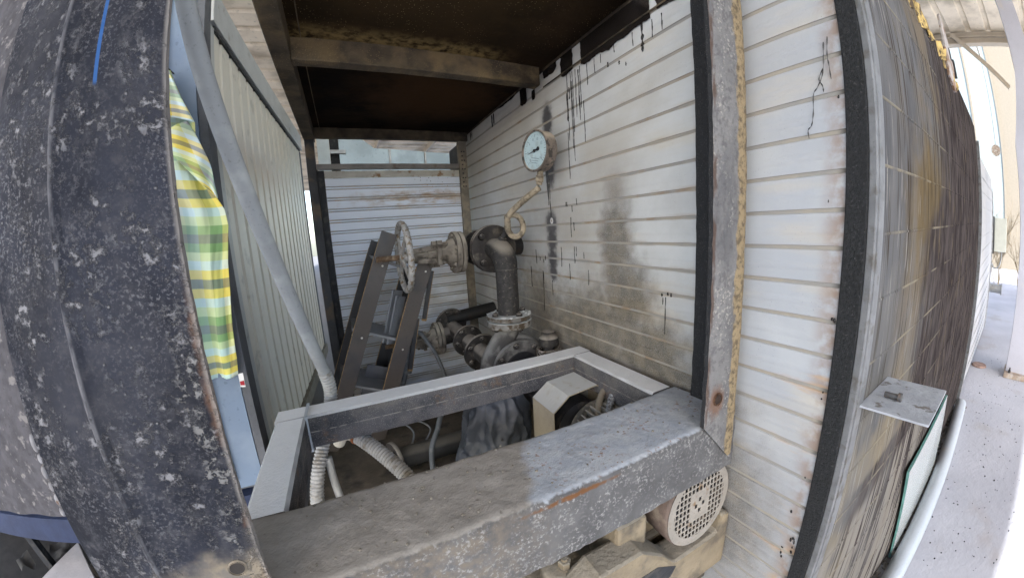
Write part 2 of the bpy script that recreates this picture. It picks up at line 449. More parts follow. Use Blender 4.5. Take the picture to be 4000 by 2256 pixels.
# ---- white siding
def m_siding():
    n = N('soiled_white_siding_paint')
    c = n.mix((0.40,0.405,0.40), (0.49,0.505,0.505), n.ramp(n.noise(3.5, 5), 0.3, 0.7))
    c = n.mix(c, (0.30,0.325,0.36), n.mul(n.ramp(n.y, 0.85, 0.50), n.ramp(n.noise(4, 4, off=(2,2,2)), 0.25, 0.6, 0.55, 1.0), 0.85))  # outer boards' bluish grey, darkened in colour to offset strong front light
    c = n.mix(c, (0.47,0.41,0.31), n.mul(n.ramp(n.noise(8, 6, stretch=(1,0.22,1), off=(0,4,1)), 0.52, 0.74), 0.55))
    c = n.mix(c, (0.45,0.40,0.33), n.mul(n.ramp(n.z, 0.25, 0.7), n.ramp(n.y, 1.3, 2.0), 0.55))
    # fine black spatter
    c = n.mix(c, (0.05,0.045,0.04), n.mul(n.ramp(n.vor(120), 0.085, 0.055), n.ramp(n.noise(7, 3, off=(6,1,2)), 0.46, 0.60)))
    c = n.mix(c, (0.20,0.17,0.13), n.mul(n.ramp(n.vor(260), 0.16, 0.08), n.ramp(n.noise(11, 4), 0.42, 0.66), 0.7))
    # brown soot that has blown against the wall behind the pump
    speck = n.ramp(n.noise(330, 3), 0.34, 0.66)
    def soot(cc, r, k, soft=0.55):
        return n.mul(n.ell(cc, r, soft, 0.22, 9), n.math('ADD', n.mul(speck, 0.38), 0.62), k)
    m = n.mx(soot((1,1.115,-0.08), (None,0.10,0.20), 0.95), soot((1,1.06,-0.30), (None,0.15,0.18), 0.97), soot((1,0.96,-0.48), (None,0.24,0.14), 0.98),
             soot((1,1.30,-0.48), (None,0.34,0.22), 0.97), soot((1,1.75,-0.55), (None,0.55,0.32), 0.92), soot((1,1.112,0.11), (None,0.06,0.09), 0.7, 0.8),
             soot((1,0.80,-0.56), (None,0.24,0.06), 0.95), soot((1,0.62,-0.95), (None,0.20,0.28), 0.8), soot((1,1.45,-0.15), (None,0.5,0.3), 0.25, 0.9), soot((1,0.6,-1.3), (None,0.5,0.35), 0.45, 0.8))
    film = n.mul(n.ramp(n.noise(2.6, 6, stretch=(1,0.6,1), off=(5,5,0)), 0.42, 0.68), 0.35)
    c = n.mix(c, (0.33,0.30,0.25), n.mul(film, n.ramp(n.y, 0.55, 0.9, 0.6, 1.5)))
    gz = n.math('FRACT', n.math('DIVIDE', n.math('ADD', n.z, 1.7467+0.0045), 0.0878))
    bleed = n.mul(n.ramp(n.math('ABSOLUTE', n.math('SUBTRACT', gz, 0.10)), 0.22, 0.0), n.ramp(n.noise(14, 6, stretch=(1,0.35,1), off=(1,9,3)), 0.46, 0.68), n.ramp(n.y, 0.4, 0.8))
    c = n.mix(c, (0.30,0.225,0.135), n.mul(bleed, 0.75))
    c = n.mix(c, n.mix((0.052,0.040,0.022), (0.135,0.108,0.068), n.ramp(n.noise(20,4), 0.35, 0.7)), m)
    # scorched paint in a column above the pump
    for yy, zz, ry, rz in ((1.59,0.545,0.035,0.075), (1.585,0.30,0.028,0.085), (1.603,0.02,0.040,0.055), (1.603,-0.07,0.036,0.045), (1.606,-0.165,0.034,0.045), (1.604,-0.235,0.026,0.04)):
        c = n.mix(c, n.mix((0.014,0.015,0.018), (0.055,0.058,0.068), n.noise(30,4)), n.mul(n.ell((1,yy,zz), (None,ry*1.25,rz*1.12), 0.40, 0.22, 40), 0.96))
        c = n.mix(c, (0.10,0.09,0.085), n.mul(n.ell((1,yy,zz), (None,ry*1.5,rz*1.25), 0.6, 0.2, 20), 0.35))
    for yy, zz in ((1.598,0.405), (1.598,0.035)):
        c = n.mix(c, (0.55,0.54,0.52), n.ell((1,yy,zz), (None,0.013,0.017), 0.35, 0.2, 60))
        c = n.mix(c, (0.14,0.07,0.04), n.ell((1,yy,zz), (None,0.004,0.007), 0.3, 0.1, 60))
    # rust and dirt along the black corner trim
    edge = n.mul(n.ramp(n.y, 0.40, 0.335), n.ramp(n.noise(20, 6), 0.35, 0.62))
    c = n.mix(c, (0.20,0.12,0.07), n.mul(edge, 0.75))
    c = n.mix(c, (0.42,0.28,0.15), n.mul(n.ramp(n.y, 0.52, 0.36), n.ramp(n.noise(14, 5, stretch=(1,0.3,1.6), off=(9,0,0)), 0.56, 0.68), n.ramp(n.z, 0.0, -0.2), 0.6))
    return n.fin(c, 0.55, 0, n.noise(90, 5), 0.001, 0.4)
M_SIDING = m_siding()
def m_groove():
    n = N('dirty_siding_groove')
    c = n.mix((0.24,0.235,0.22), (0.29,0.265,0.22), n.ramp(n.noise(9, 5), 0.35, 0.65))
    c = n.mix(c, (0.24,0.16,0.085), n.mul(n.ramp(n.noise(6, 4, off=(4,4,4)), 0.55, 0.68), n.ramp(n.y, 0.5, 0.9), 0.7))
    c = n.mix(c, (0.07,0.06,0.05), n.mul(n.ramp(n.y, 0.36, 0.33), 0.8))
    return n.fin(c, 0.9, 0, n.noise(150, 4), 0.001)
M_GROOVE = m_groove()
def m_backsiding():
    n = N('bluish_white_back_siding_paint')
    c = n.mix((0.74,0.80,0.90), (0.80,0.86,0.94), n.ramp(n.noise(3, 4), 0.3, 0.7))
    c = n.mix(c, (0.40,0.27,0.14), n.mul(n.ell((0.55,None,0.30), (0.42,None,0.055), 0.6, 0.3, 8), n.ramp(n.noise(30, 5, stretch=(0.3,1,1)), 0.35, 0.62), 0.8))
    c = n.mix(c, (0.47,0.42,0.34), n.mul(n.ramp(n.z, 0.1, -0.6), n.ramp(n.noise(10, 5, stretch=(0.3,1,1)), 0.4, 0.7), 0.6))
    c = n.mix(c, (0.04,0.035,0.03), n.mul(n.ramp(n.vor(45), 0.17, 0.12), n.ell((0.70,None,0.42), (0.14,None,0.10), 0.3, 0.2, 12)))
    c = n.mix(c, (0.36,0.26,0.15), n.mul(n.ramp(n.z, 0.475, 0.50), 0.55))
    return n.fin(c, 0.5, 0, n.noise(60, 4), 0.001, 0.4)
M_BSIDING = m_backsiding()
M_BGROOVE = plain('back_siding_groove_dirt', (0.30,0.28,0.26), 0.9, 0.3, (0.36,0.24,0.12), 8, 0.5, 0.6)
M_TAR = plain('black_tar', (0.012,0.010,0.009), 0.25, 0.3, None, bscale=40, bd=0.001, spec=0.5)
M_TRIM = plain('black_speckled_corner_trim', (0.014,0.015,0.016), 0.85, 0.3, (0.05,0.05,0.05), 200, 0.6, 0.72, 150, 0.003)
M_RUST = plain('rust', (0.10,0.052,0.03), 0.9, 0.4, (0.16,0.095,0.055), 40, 0.45, 0.65, 120, 0.003)
M_ZINC = plain('dull_galvanised_sheet', (0.36,0.37,0.38), 0.5, 0.15, (0.27,0.26,0.24), 15, 0.5, 0.7, 40, 0.0008, metal=0.35)
M_CHAN = plain('brown_grey_angle_steel', (0.17,0.15,0.12), 0.7, 0.25, (0.28,0.24,0.18), 14, 0.45, 0.65)
M_DARK = plain('dark_steel', (0.02,0.021,0.024), 0.6, 0.3, (0.06,0.055,0.05), 20, 0.5, 0.7)

# ------------------------------------------------------------------ ground
def m_ground():
    n = N('pale_dusty_concrete')
    c = n.mix((0.36,0.365,0.40), (0.45,0.455,0.49), n.ramp(n.noise(0.9, 6), 0.3, 0.7))
    c = n.mix(c, (0.33,0.30,0.28), n.mul(n.ramp(n.noise(1.7, 5, off=(3,3,0)), 0.55, 0.7), 0.5))
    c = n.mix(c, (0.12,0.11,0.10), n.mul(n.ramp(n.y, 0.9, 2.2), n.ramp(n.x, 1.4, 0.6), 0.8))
    return n.fin(c, 0.9, 0, n.noise(22, 6), 0.006)
g = MB()
def gfn(u, v):
    x = -60 + 160*u; y = -60 + 120*v
    return (x, y, GROUND)
g.grid(80, 60, gfn)
tag(g.build('ground', m_ground()), kind='structure')

# ------------------------------------------------------------------ steel enclosure frame round the pump
fr = thing('steel_enclosure_frame', 'mud-caked dark steel frame with posts, roof and open rectangular ring round the pump', 'steel frame', (0.33, 1.6, -1.2))
ZR = -0.565
# front beam: top face caked with uneven mud
mb = MB()
def beam_fn():
    nx, ny = 150, 26
    x0, x1, y0, y1 = -0.345, 0.970, 0.553, 0.790
    def h(x, y):
        left = max(0.0, min(1.0, (0.36 + 0.25*(y-0.6) - x)/0.06))
        b = 0.0016*nz(x, y, 0, 18) + 0.0009*nz(x, y, 3, 55)
        return b + left*(0.004 + 0.002*nz(x, y, 1, 9) + 0.0012*nz(x, y, 2, 26) + 0.001*nz(x, y, 6, 70))
    rows = []
    # profile across y: bottom back, top back ... top front, bottom front
    for i in range(nx+1):
        x = x0 + (x1-x0)*i/nx
        row = [(x, y1, -0.735), (x, y1, ZR-0.014)]
        for j in range(ny+1):
            y = y1 + (y0-y1)*j/ny
            e = min(j, ny-j)
            dz = -0.010*max(0, 1-e/1.6)**2
            yy = y + (0.0025*nz(x, 0, 5, 30) if j == ny else 0)
            row.append((x, yy, ZR + h(x, y) + dz))
        for k in range(1, 9):
            z = ZR - 0.010 - (0.163)*k/8
            row.append((x, y0 - 0.002 + 0.003*nz(x, z, 8, 24) + 0.0022*nz(x, z, 9, 60), z + (0.003*nz(x, 1, 1, 30) if k == 8 else 0)))
        row.append((x, y0+0.02, -0.737))
        rows.append(row)
    m = len(rows[0])
    vs = [p for r_ in rows for p in r_]
    fs = [(i*m+j, i*m+j+1, (i+1)*m+j+1, (i+1)*m+j) for i in range(nx) for j in range(m-1)]
    fs += [(i*m+m-1, i*m, (i+1)*m, (i+1)*m+m-1) for i in range(nx)]
    fs += [tuple(range(m)), tuple(nx*m+j for j in range(m-1,-1,-1))]
    mb.add(vs, fs)
beam_fn()
tag(mb.build('front_beam', M_BEAM, fr, smooth=50), 'wide mud-caked front beam with rust freckles on its right end')
random.seed(31)
mb = MB()
for k in range(170):
    x, y = random.uniform(-0.19,0.95), random.uniform(0.575,0.785)
    if x > 0.4 and random.random() < 0.6: continue
    s = random.uniform(0.0012,0.0042)
    mb.sphere((x, y, ZR+0.004*(x < 0.35)+s*0.3), s, 6, squash=(random.uniform(.7,1.4),1,0.7))
tag(mb.build('mud_crumbs', plain('dry_mud_crumb', (0.17,0.155,0.13), 0.95, 0.35), fr), kind='stuff')
def rail(name, a, b, in_dir, label=None):
    """square-tube rail between plan corners a, b; in_dir points into the ring. A rolled seam runs along the inner face"""
    m = MB()
    a, b, ind = Vector((*a, 0)), Vector((*b, 0)), Vector((*in_dir, 0))
    d = (b-a).normalized()
    prof = [(0.0, ZR-0.118), (0.0, ZR-0.0655), (-0.0013, ZR-0.0615), (-0.0013, ZR-0.0595), (0.0, ZR-0.0570), (0.0, ZR-0.008), (-0.008, ZR), (-0.088, ZR), (-0.095, ZR-0.007), (-0.095, ZR-0.118)]
    ns = 40; n = len(prof)
    for i in range(ns+1):
        p = a + (b-a)*(i/ns)
        for o, z in prof:
            q = p + ind*o
            jit = 0.0012*nz(q.x, q.y, z, 22)
            m.v.append((q.x + ind.x*jit, q.y + ind.y*jit, z + jit))
    for i in range(ns):
        for j in range(n):
            j2 = (j+1) % n
            m.f.append((i*n+j, i*n+j2, (i+1)*n+j2, (i+1)*n+j)); m.m.append(0)
    m.f += [tuple(range(n)), tuple(ns*n+j for j in range(n-1,-1,-1))]; m.m += [0, 0]
    return m.build(name, M_FRAME, fr, smooth=30)
rail('back_rail', (-0.305, 1.250), (0.965, 1.250), (0, -1))
rail('side_rail', (-0.208, 0.788), (-0.208, 1.2485), (1, 0))
rail('side_rail', (0.868, 0.788), (0.868, 1.2485), (-1, 0))
# right front post: an angle, its web standing back toward the wall
mb = MB()
prof = [(0.806,0.556),(0.806,0.544),(0.930,0.541),(0.950,0.545),(0.962,0.553),(0.968,0.566),(0.968,0.703),(0.957,0.703),(0.957,0.575),(0.950,0.562),(0.938,0.556)]
nzs = 70
for i in range(nzs+1):
    z = -0.690 + (0.83+0.690)*i/nzs
    for k, (x, y) in enumerate(prof):
        j = 0.0015*nz(x, y, z, 26)
        dx = 0.0022*nz(1, 0, z, 14) if k in (0, 1) else 0
        zz = max(z, -0.556) if k < 2 else z
        mb.v.append((x+j+dx, y-j, zz))
n_ = len(prof)
for i in range(nzs):
    for k in range(n_):
        k2 = (k+1) % n_
        mb.f.append((i*n_+k, i*n_+k2, (i+1)*n_+k2, (i+1)*n_+k)); mb.m.append(0)
mb.f += [tuple(range(n_)), tuple(nzs*n_+k for k in range(n_-1,-1,-1))]; mb.m += [0, 0]
rp = tag(mb.build('front_post', M_RPOST, fr, smooth=35), 'right front post of angle steel, grey with ochre dust and a bolt hole')
MB().lathe((0.855,0.5395,-0.482), (0,1,0), [(0,0.0145),(0.0015,0.0145)], 20).build('bolt_hole', plain('hole_shadow_rust', (0.03,0.018,0.012), 0.9), rp)
MB().lathe((0.855,0.5385,-0.482), (0,1,0), [(0,0.0185),(0.003,0.0195),(0.003,0.0145),(0,0.0145)], 24, cap=False).build('hole_rim', M_RUST, rp, smooth=40)
# left front post: broad folded plate close to the lens
mb = MB()
lp = [(-0.199,0.553),(-0.200,0.5455),(-0.207,0.5425),(-0.345,0.540),(-0.352,0.534),(-0.358,0.531),(-0.364,0.536),(-0.485,0.546),(-0.492,0.553)]
lp_back = [(-0.492,0.565),(-0.36,0.56),(-0.21,0.562)]
full = lp + lp_back
nzs = 90
for i in range(nzs+1):
    z = -0.95 + (0.86+0.95)*i/nzs
    for k, (x, y) in enumerate(full):
        mb.v.append((x + 0.002*nz(k*0.3, 0, z, 9) + 0.0016*nz(k, 2, z, 35), y + 0.0014*nz(x*3, y, z, 17), z))
n_ = len(full)
for i in range(nzs):
    for k in range(n_):
        k2 = (k+1) % n_
        mb.f.append((i*n_+k, i*n_+k2, (i+1)*n_+k2, (i+1)*n_+k)); mb.m.append(0)
mb.f += [tuple(range(n_)), tuple(nzs*n_+k for k in range(n_-1,-1,-1))]; mb.m += [0, 0]
lpo = tag(mb.build('front_post', M_LPOST, fr, smooth=40), 'broad near left post, dark blue-grey with white dust splashes and a rusty edge')
MB().lathe((-0.237,0.5385,-0.468), (0,1,0), [(0,0.0115),(0.0015,0.0115)], 20).build('bolt_hole', plain('hole_shadow', (0.035,0.03,0.027), 0.9), lpo)
MB().lathe((-0.237,0.5375,-0.468), (0,1,0), [(0,0.0135),(0.003,0.0145),(0.003,0.0115),(0,0.0115)], 24, cap=False).build('hole_rim', plain('worn_hole_rim', (0.36,0.31,0.24), 0.8), lpo, smooth=40)
# plate welded to the post's outer side
mb = MB()
def plfn(u, v):
    x = -0.497 - 0.75*u; z = -0.353 + 1.2*v
    return (x, 0.560 + 0.002*nz(x, 0, z, 6), z + (0.004*nz(x, 0, 0, 20) if v == 0 else 0))
mb.grid(40, 40, plfn)
def plfn2(u, v):
    p = plfn(u, v); return (p[0], p[1]+0.006, p[2])
mb.grid(40, 40, plfn2)
for i in range(40): mb.f.append((i, i+1, 41*41+i+1, 41*41+i)); mb.m.append(0)
for j in range(40): mb.f.append((j*41, (j+1)*41, 41*41+(j+1)*41, 41*41+j*41)); mb.m.append(0)
M_SIDEPL = plain('purple_grey_plate', (0.062,0.059,0.064), 0.9, 0.25, (0.16,0.15,0.145), 60, 0.58, 0.7, 90, 0.002)
mb.build('side_plate', M_SIDEPL, lpo, smooth=40)
mb = MB()
for k, (zz, rr, sq) in enumerate(((-0.225,0.010,1.5),(-0.250,0.008,1.0),(-0.272,0.009,1.2),(-0.296,0.0075,1.1),(-0.318,0.009,1.1),(-0.340,0.008,1.0))):
    mb.sphere((-0.4945+0.0015*math.sin(k*2.1), 0.5535, zz), rr, 14, squash=(0.75,0.6,sq))
mb.build('weld_bead', plain('pale_weld_bead', (0.20,0.195,0.20), 0.8, 0.25, (0.12,0.075,0.05), 60, 0.58, 0.70), lpo, smooth=180)
# back posts
mb = MB(); mb.box((-0.204,2.78,-1.2), (-0.144,2.84,0.742)); mb.build('back_post', plain('back_post_paint', (0.055,0.055,0.058), 0.7, 0.3, (0.13,0.10,0.07), 8, 0.5, 0.7), fr, bevel=0.004)
mb = MB(); mb.box((-0.1435,2.842,-1.2), (-0.098,2.85,0.52)); mb.box((-0.143,2.8,-1.2), (-0.139,2.842,0.52)); mb.build('back_angle', M_DARK, fr)
mb = MB()
mb.box((0.921,2.815,-1.1), (0.927,2.87,0.742)); mb.box((0.927,2.815,-1.1), (0.984,2.821,0.742))
bp2 = mb.build('back_post', M_CHAN, fr)
for k in range(9):
    z = 0.66 - 0.035*k
    for xx in ((0.945,) if k % 2 else (0.942, 0.962)):
        MB().box((xx-0.006, 2.8135, z-0.005), (xx+0.006, 2.8148, z+0.005)).build('slot', M_DARK, bp2)
# roof and its beams
mb = MB(); mb.box((-0.21,0.985,0.812), (0.9965,2.86,0.818)); mb.build('roof_sheet', M_ROOF, fr)
def chan(name, lo, hi):
    m = MB()
    x0,y0,z0 = lo; x1,y1,z1 = hi
    nseg = 60
    ax = 0 if (x1-x0) > (y1-y0) else 1
    for i in range(nseg+1):
        t = i/nseg
        if ax == 0:
            x = x0+(x1-x0)*t
            pr = [(x,y0,z1),(x,y0,z0+0.004),(x,y0+0.004,z0),(x,y1-0.003,z0),(x,y1,z0+0.003),(x,y1,z1)]
        else:
            y = y0+(y1-y0)*t
            pr = [(x0,y,z1),(x0,y,z0+0.004),(x0+0.004,y,z0),(x1-0.003,y,z0),(x1,y,z0+0.003),(x1,y,z1)]
        for q in pr: m.v.append((q[0], q[1]+0.001*nz(q[0],q[1],q[2],25), q[2]+0.0014*nz(q[0],q[1],q[2],18)))
    for i in range(nseg):
        for k in range(6):
            k2 = (k+1) % 6
            m.f.append((i*6+k, i*6+k2, (i+1)*6+k2, (i+1)*6+k)); m.m.append(0)
    m.f += [tuple(range(6)), tuple(nseg*6+k for k in range(5,-1,-1))]; m.m += [0,0]
    return m.build(name, M_RBEAM, fr, smooth=35)
chan('roof_beam', (-0.208,0.53,0.722), (-0.138,2.86,0.811))
chan('cross_beam', (-0.137,1.588,0.722), (0.968,1.650,0.811))
chan('cross_beam', (-0.137,2.800,0.744), (0.995,2.855,0.811))
mb = MB(); mb.box((-0.100,1.022,0.8065),(-0.096,1.586,0.8115)); mb.box((-0.100,1.652,0.8065),(-0.096,2.798,0.8115)); mb.build('roof_lip', M_RBEAM, fr)
# skid floor
M_FLOOR = plain('dusty_skid_floor', (0.085,0.072,0.055), 0.95, 0.35, (0.04,0.035,0.03), 7, 0.5, 0.7, 30, 0.006)
mb = MB(); mb.box((-0.35,0.60,-1.26), (0.985,2.845,-1.20)); mb.build('skid_floor', M_FLOOR, fr)
for xx in (-0.30, 0.93):
    mb = MB(); mb.box((xx-0.05,0.62,GROUND), (xx+0.05,2.84,-1.261)); mb.build('skid_runner', M_DARK, fr)

# strap round the back rail's left end
mb = MB(); mb.box((-0.2115,1.2415,-0.690),(-0.2025,1.2465,-0.558)); mb.box((-0.2115,1.2415,-0.5625),(-0.2025,1.350,-0.5585)); mb.box((-0.2115,1.347,-0.69),(-0.2025,1.351,-0.5625)); mb.box((-0.2115,1.2415,-0.6935),(-0.2025,1.351,-0.6900))
tag(mb.build('cable_tie', plain('grey_nylon', (0.34,0.37,0.40), 0.5, 0.1)), 'grey nylon tie round the left end of the back rail', 'cable tie')

# ------------------------------------------------------------------ insulated tank: siding wall, black corner trim, soiled cladding face
tk = thing('insulated_tank', 'large tank clad in soiled white siding with a black corner trim and tar-streaked sheet face', 'tank', (2.9, 1.6, GROUND))
PITCH, Z0 = 0.08780, 0.0093
prof = [(1.0030,0.0,1),(1.0030,0.0085,1),(1.0005,0.0100,0),(1.000,0.013,0),(1.000,0.034,0),(0.9988,0.0420,0),(0.9988,0.0480,0),(1.000,0.056,0),(1.000,PITCH-0.002,0),(1.0030,PITCH,0)]
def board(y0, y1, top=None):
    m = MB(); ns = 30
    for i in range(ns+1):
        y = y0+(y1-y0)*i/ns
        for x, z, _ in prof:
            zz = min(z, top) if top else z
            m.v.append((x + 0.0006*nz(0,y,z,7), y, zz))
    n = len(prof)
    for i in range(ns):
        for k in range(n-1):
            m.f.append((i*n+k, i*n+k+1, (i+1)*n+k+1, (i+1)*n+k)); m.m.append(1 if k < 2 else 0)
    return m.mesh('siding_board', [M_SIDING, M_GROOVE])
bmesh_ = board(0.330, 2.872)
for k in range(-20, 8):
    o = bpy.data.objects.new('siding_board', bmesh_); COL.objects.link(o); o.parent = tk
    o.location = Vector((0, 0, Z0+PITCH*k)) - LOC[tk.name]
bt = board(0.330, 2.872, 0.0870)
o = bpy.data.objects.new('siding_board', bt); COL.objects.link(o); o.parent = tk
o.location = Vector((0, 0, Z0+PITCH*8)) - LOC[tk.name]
# upper courses go on above the bay roof up to the tank's top
mb = MB(); mb.box((1.012,0.36,GROUND+0.03), (4.84,3.4,0.795)); mb.build('tank_body', M_DARK, tk)
# black trim and pale edge angle
mb = MB()
def trimpr(z): return [(0.998,0.3345),(0.9965,0.332),(0.9965,0.290),(0.998,0.2875)]
mb.box((0.9935,0.2880,GROUND+0.02), (1.012,0.3345,0.80))
mb.build('corner_trim', M_TRIM, tk, bevel=0.003)
M_EDGE = plain('pale_zinc_edge', (0.14,0.143,0.147), 0.6, 0.18, (0.085,0.08,0.07), 25, 0.5, 0.68, 60, 0.001, metal=0.2)
mb = MB(); mb.box((0.996,0.2715,GROUND+0.02), (1.012,0.2875,0.80)); mb.box((1.012,0.2690,GROUND+0.02),(1.05,0.2745,0.80)); mb.build('edge_angle', M_EDGE, tk, bevel=0.002)
def m_clad():
    n = N('tar_streaked_cladding_sheet')
    wx = n.math('ADD', n.x, n.math('MULTIPLY', n.math('SUBTRACT', n.noise(5, 5, stretch=(1,1,0.5)), 0.5), 0.35))
    c = n.mix((0.068,0.068,0.071), (0.108,0.107,0.107), n.ramp(n.noise(4, 5, stretch=(1.4,1,0.5)), 0.3, 0.7))
    c = n.mix(c, (0.128,0.104,0.075), n.mul(n.ramp(n.x, 1.12, 1.5), n.ramp(n.noise(3, 5, off=(1,0,5)), 0.40, 0.62), 0.9))
    c = n.mix(c, (0.09,0.062,0.025), n.mul(n.ell((1.75,None,0.02), (0.35,None,0.22), 0.7, 0.35, 6), 0.75))
    c = n.mix(c, (0.165,0.14,0.10), n.mul(n.ramp(n.z, -0.35, -0.6), n.ramp(n.noise(4,4,off=(5,0,0)), 0.35, 0.55), 0.7))
    streak = n.noise(60, 4, stretch=(1,1,0.045), off=(0,0,2))
    c = n.mix(c, (0.035,0.027,0.02), n.mul(n.ramp(streak, 0.54, 0.62), n.ramp(n.noise(5, 3, stretch=(1,1,0.4)), 0.38, 0.55), 0.85))
    c = n.mix(c, (0.20,0.19,0.175), n.mul(n.ramp(n.noise(75, 3, stretch=(1,1,0.06), off=(4,0,4)), 0.60, 0.66), n.ramp(wx, 1.8, 1.4), 0.8))
    # ragged left edge of the tar: far right at the top, reaching back to the corner low down
    bnd = n.math('ADD', n.ramp(n.z, -0.10, 0.12, 1.60, 1.98), n.ramp(n.z, -0.72, -0.80, 0.0, -0.42))
    rel = n.math('SUBTRACT', n.math('ADD', n.x, n.math('MULTIPLY', n.math('SUBTRACT', n.noise(9, 5, stretch=(1.6,1,0.25)), 0.5), 0.32)), bnd)
    tarz = n.mul(n.ramp(rel, -0.10, 0.16), n.inv(n.mul(n.ramp(n.noise(40, 4, stretch=(1,1,0.08), off=(9,0,0)), 0.56, 0.64), n.ramp(rel, 0.6, 0.1), 0.8)))
    tarc = n.mix((0.026,0.0215,0.021), (0.060,0.050,0.047), n.ramp(n.noise(14, 6, stretch=(1,1,0.4)), 0.35, 0.65))
    tarc = n.mix(tarc, (0.095,0.075,0.05), n.mul(n.ramp(n.noise(22, 5, stretch=(1,1,0.3), off=(0,0,9)), 0.58, 0.70), 0.8))
    c = n.mix(c, tarc, tarz)
    # below the slanting tar run the sheet shows through in long bare streaks
    low = n.mul(n.ramp(n.math('ADD', n.z, n.math('MULTIPLY', n.x, -0.16)), -1.08, -1.16), n.ramp(n.noise(30, 4, stretch=(1,1,0.05), off=(2,0,1)), 0.44, 0.50), n.ramp(n.x, 2.6, 1.9))
    c = n.mix(c, n.mix((0.14,0.12,0.095), (0.20,0.19,0.175), n.noise(18,3,stretch=(1,1,0.1))), n.mul(low, 0.9))
    c = n.mix(c, (0.05,0.045,0.04), n.mul(n.ramp(n.vor(70), 0.13, 0.08), n.ramp(n.noise(6,3), 0.42, 0.58), 0.8))
    # dust caught on the pressed ribs, rubbed away in places
    rz = n.math('FRACT', n.math('DIVIDE', n.math('ADD', n.z, 0.043-0.155*0.5+1.55), 0.155))
    onrib = n.ramp(n.math('ABSOLUTE', n.math('SUBTRACT', rz, 0.5)), 0.030, 0.018)
    c = n.mix(c, (0.20,0.175,0.13), n.mul(onrib, n.ramp(n.noise(5, 5, off=(3,0,3)), 0.42, 0.60), n.ramp(n.x, 2.6, 1.7), 0.75))
    # grey film and smears over everything
    c = n.mix(c, (0.115,0.112,0.108), n.mul(n.ramp(n.noise(6, 6, stretch=(1,1,0.35), off=(8,8,8)), 0.48, 0.72), n.ramp(n.x, 2.4, 1.2), 0.6))
    c = n.mix(c, (0.030,0.024,0.019), n.mul(n.ramp(n.noise(26, 5, stretch=(1,1,0.16), off=(6,0,2)), 0.57, 0.70), n.ramp(n.z, -0.1, 0.35), n.ramp(n.x, 1.15, 1.5), 0.8))
    return n.fin(c, 0.75, 0, n.math('ADD', n.noise(25, 6, stretch=(1,1,0.4)), n.mul(streak, 0.6)), 0.005, 0.0)
M_CLAD = m_clad()
def cy(x, z):
    """plan position of the cladding face: it bellies out near the corner low down"""
    b = 0.055*math.exp(-((x-2.2)/0.9)**2)*max(0, min(1, (-0.6-z)/1.1))
    return 0.2735 + 0.0145*(x-1) - b + 0.0025*nz(x, 0, z, 3.0)
mb = MB()
mb.grid(110, 70, lambda u, v: (1.03+3.81*u, cy(1.03+3.81*u, GROUND+0.03+2.6*v), GROUND+0.03+2.6*v))
mb.build('cladding_sheet', M_CLAD, tk, smooth=180)
# swaged ribs pressed into the cladding
M_RIB = M_CLAD

for k in range(-9, 6):
    z = -0.043 + 0.155*k
    mb = MB()
    def rf(u, v):
        x = 1.055 + 3.72*u
        return (x, cy(x, z) - 0.0022*math.sin(math.pi*v) - 0.0004, z - 0.004 + 0.008*v)
    mb.grid(90, 4, rf)
    mb.build('pressed_rib', M_RIB, tk, smooth=180)
# bright end angle, torn insulation and bracket on the top edge
mb = MB(); mb.box((4.842,0.300,GROUND+0.03), (4.90,0.345,0.70)); mb.build('end_angle', M_EDGE, tk)
random.seed(3)
mb = MB()
for k in range(46):
    x = 1.25 + 2.1*random.random()
    y = cy(x, 0.8) + random.uniform(-0.006, 0.05)
    h = random.uniform(0.02, 0.07)
    w = random.uniform(0.015, 0.06)
    a = random.uniform(-0.4, 0.4)
    mb.obox((x, y, 0.785+h*0.3), (w*math.cos(a), w*math.sin(a), 0.01), (-0.006*math.sin(a), 0.006*math.cos(a), 0), (random.uniform(-.01,.01), random.uniform(-.01,.01), h))
tag(mb.build('torn_insulation', plain('yellow_mineral_wool', (0.38,0.27,0.10), 0.95, 0.4, (0.07,0.05,0.03), 25, 0.48, 0.6, 50, 0.01), tk), 'torn yellow insulation along the top edge', kind='stuff')
M_LUG = plain('dusty_lug_steel', (0.33,0.30,0.28), 0.7, 0.25, (0.20,0.11,0.06), 12, 0.5, 0.62)
mb = MB()
mb.prism([(2.70,0.285,0.74),(2.93,0.285,0.70),(3.02,0.285,0.86),(3.03,0.285,1.00),(2.99,0.285,1.17),(2.955,0.285,1.20),(2.92,0.285,1.18)], (0,0.02,0))
lug = mb.build('lifting_lug', M_LUG, tk, bevel=0.004)
mb = MB(); mb.box((2.925,0.2805,0.90),(2.975,0.2845,0.97)); mb.build('lug_slot', M_DARK, lug)
mb = MB(); mb.box((3.03,0.275,0.82),(3.075,0.31,0.93)); mb.build('lug_stop', M_DARK, lug)
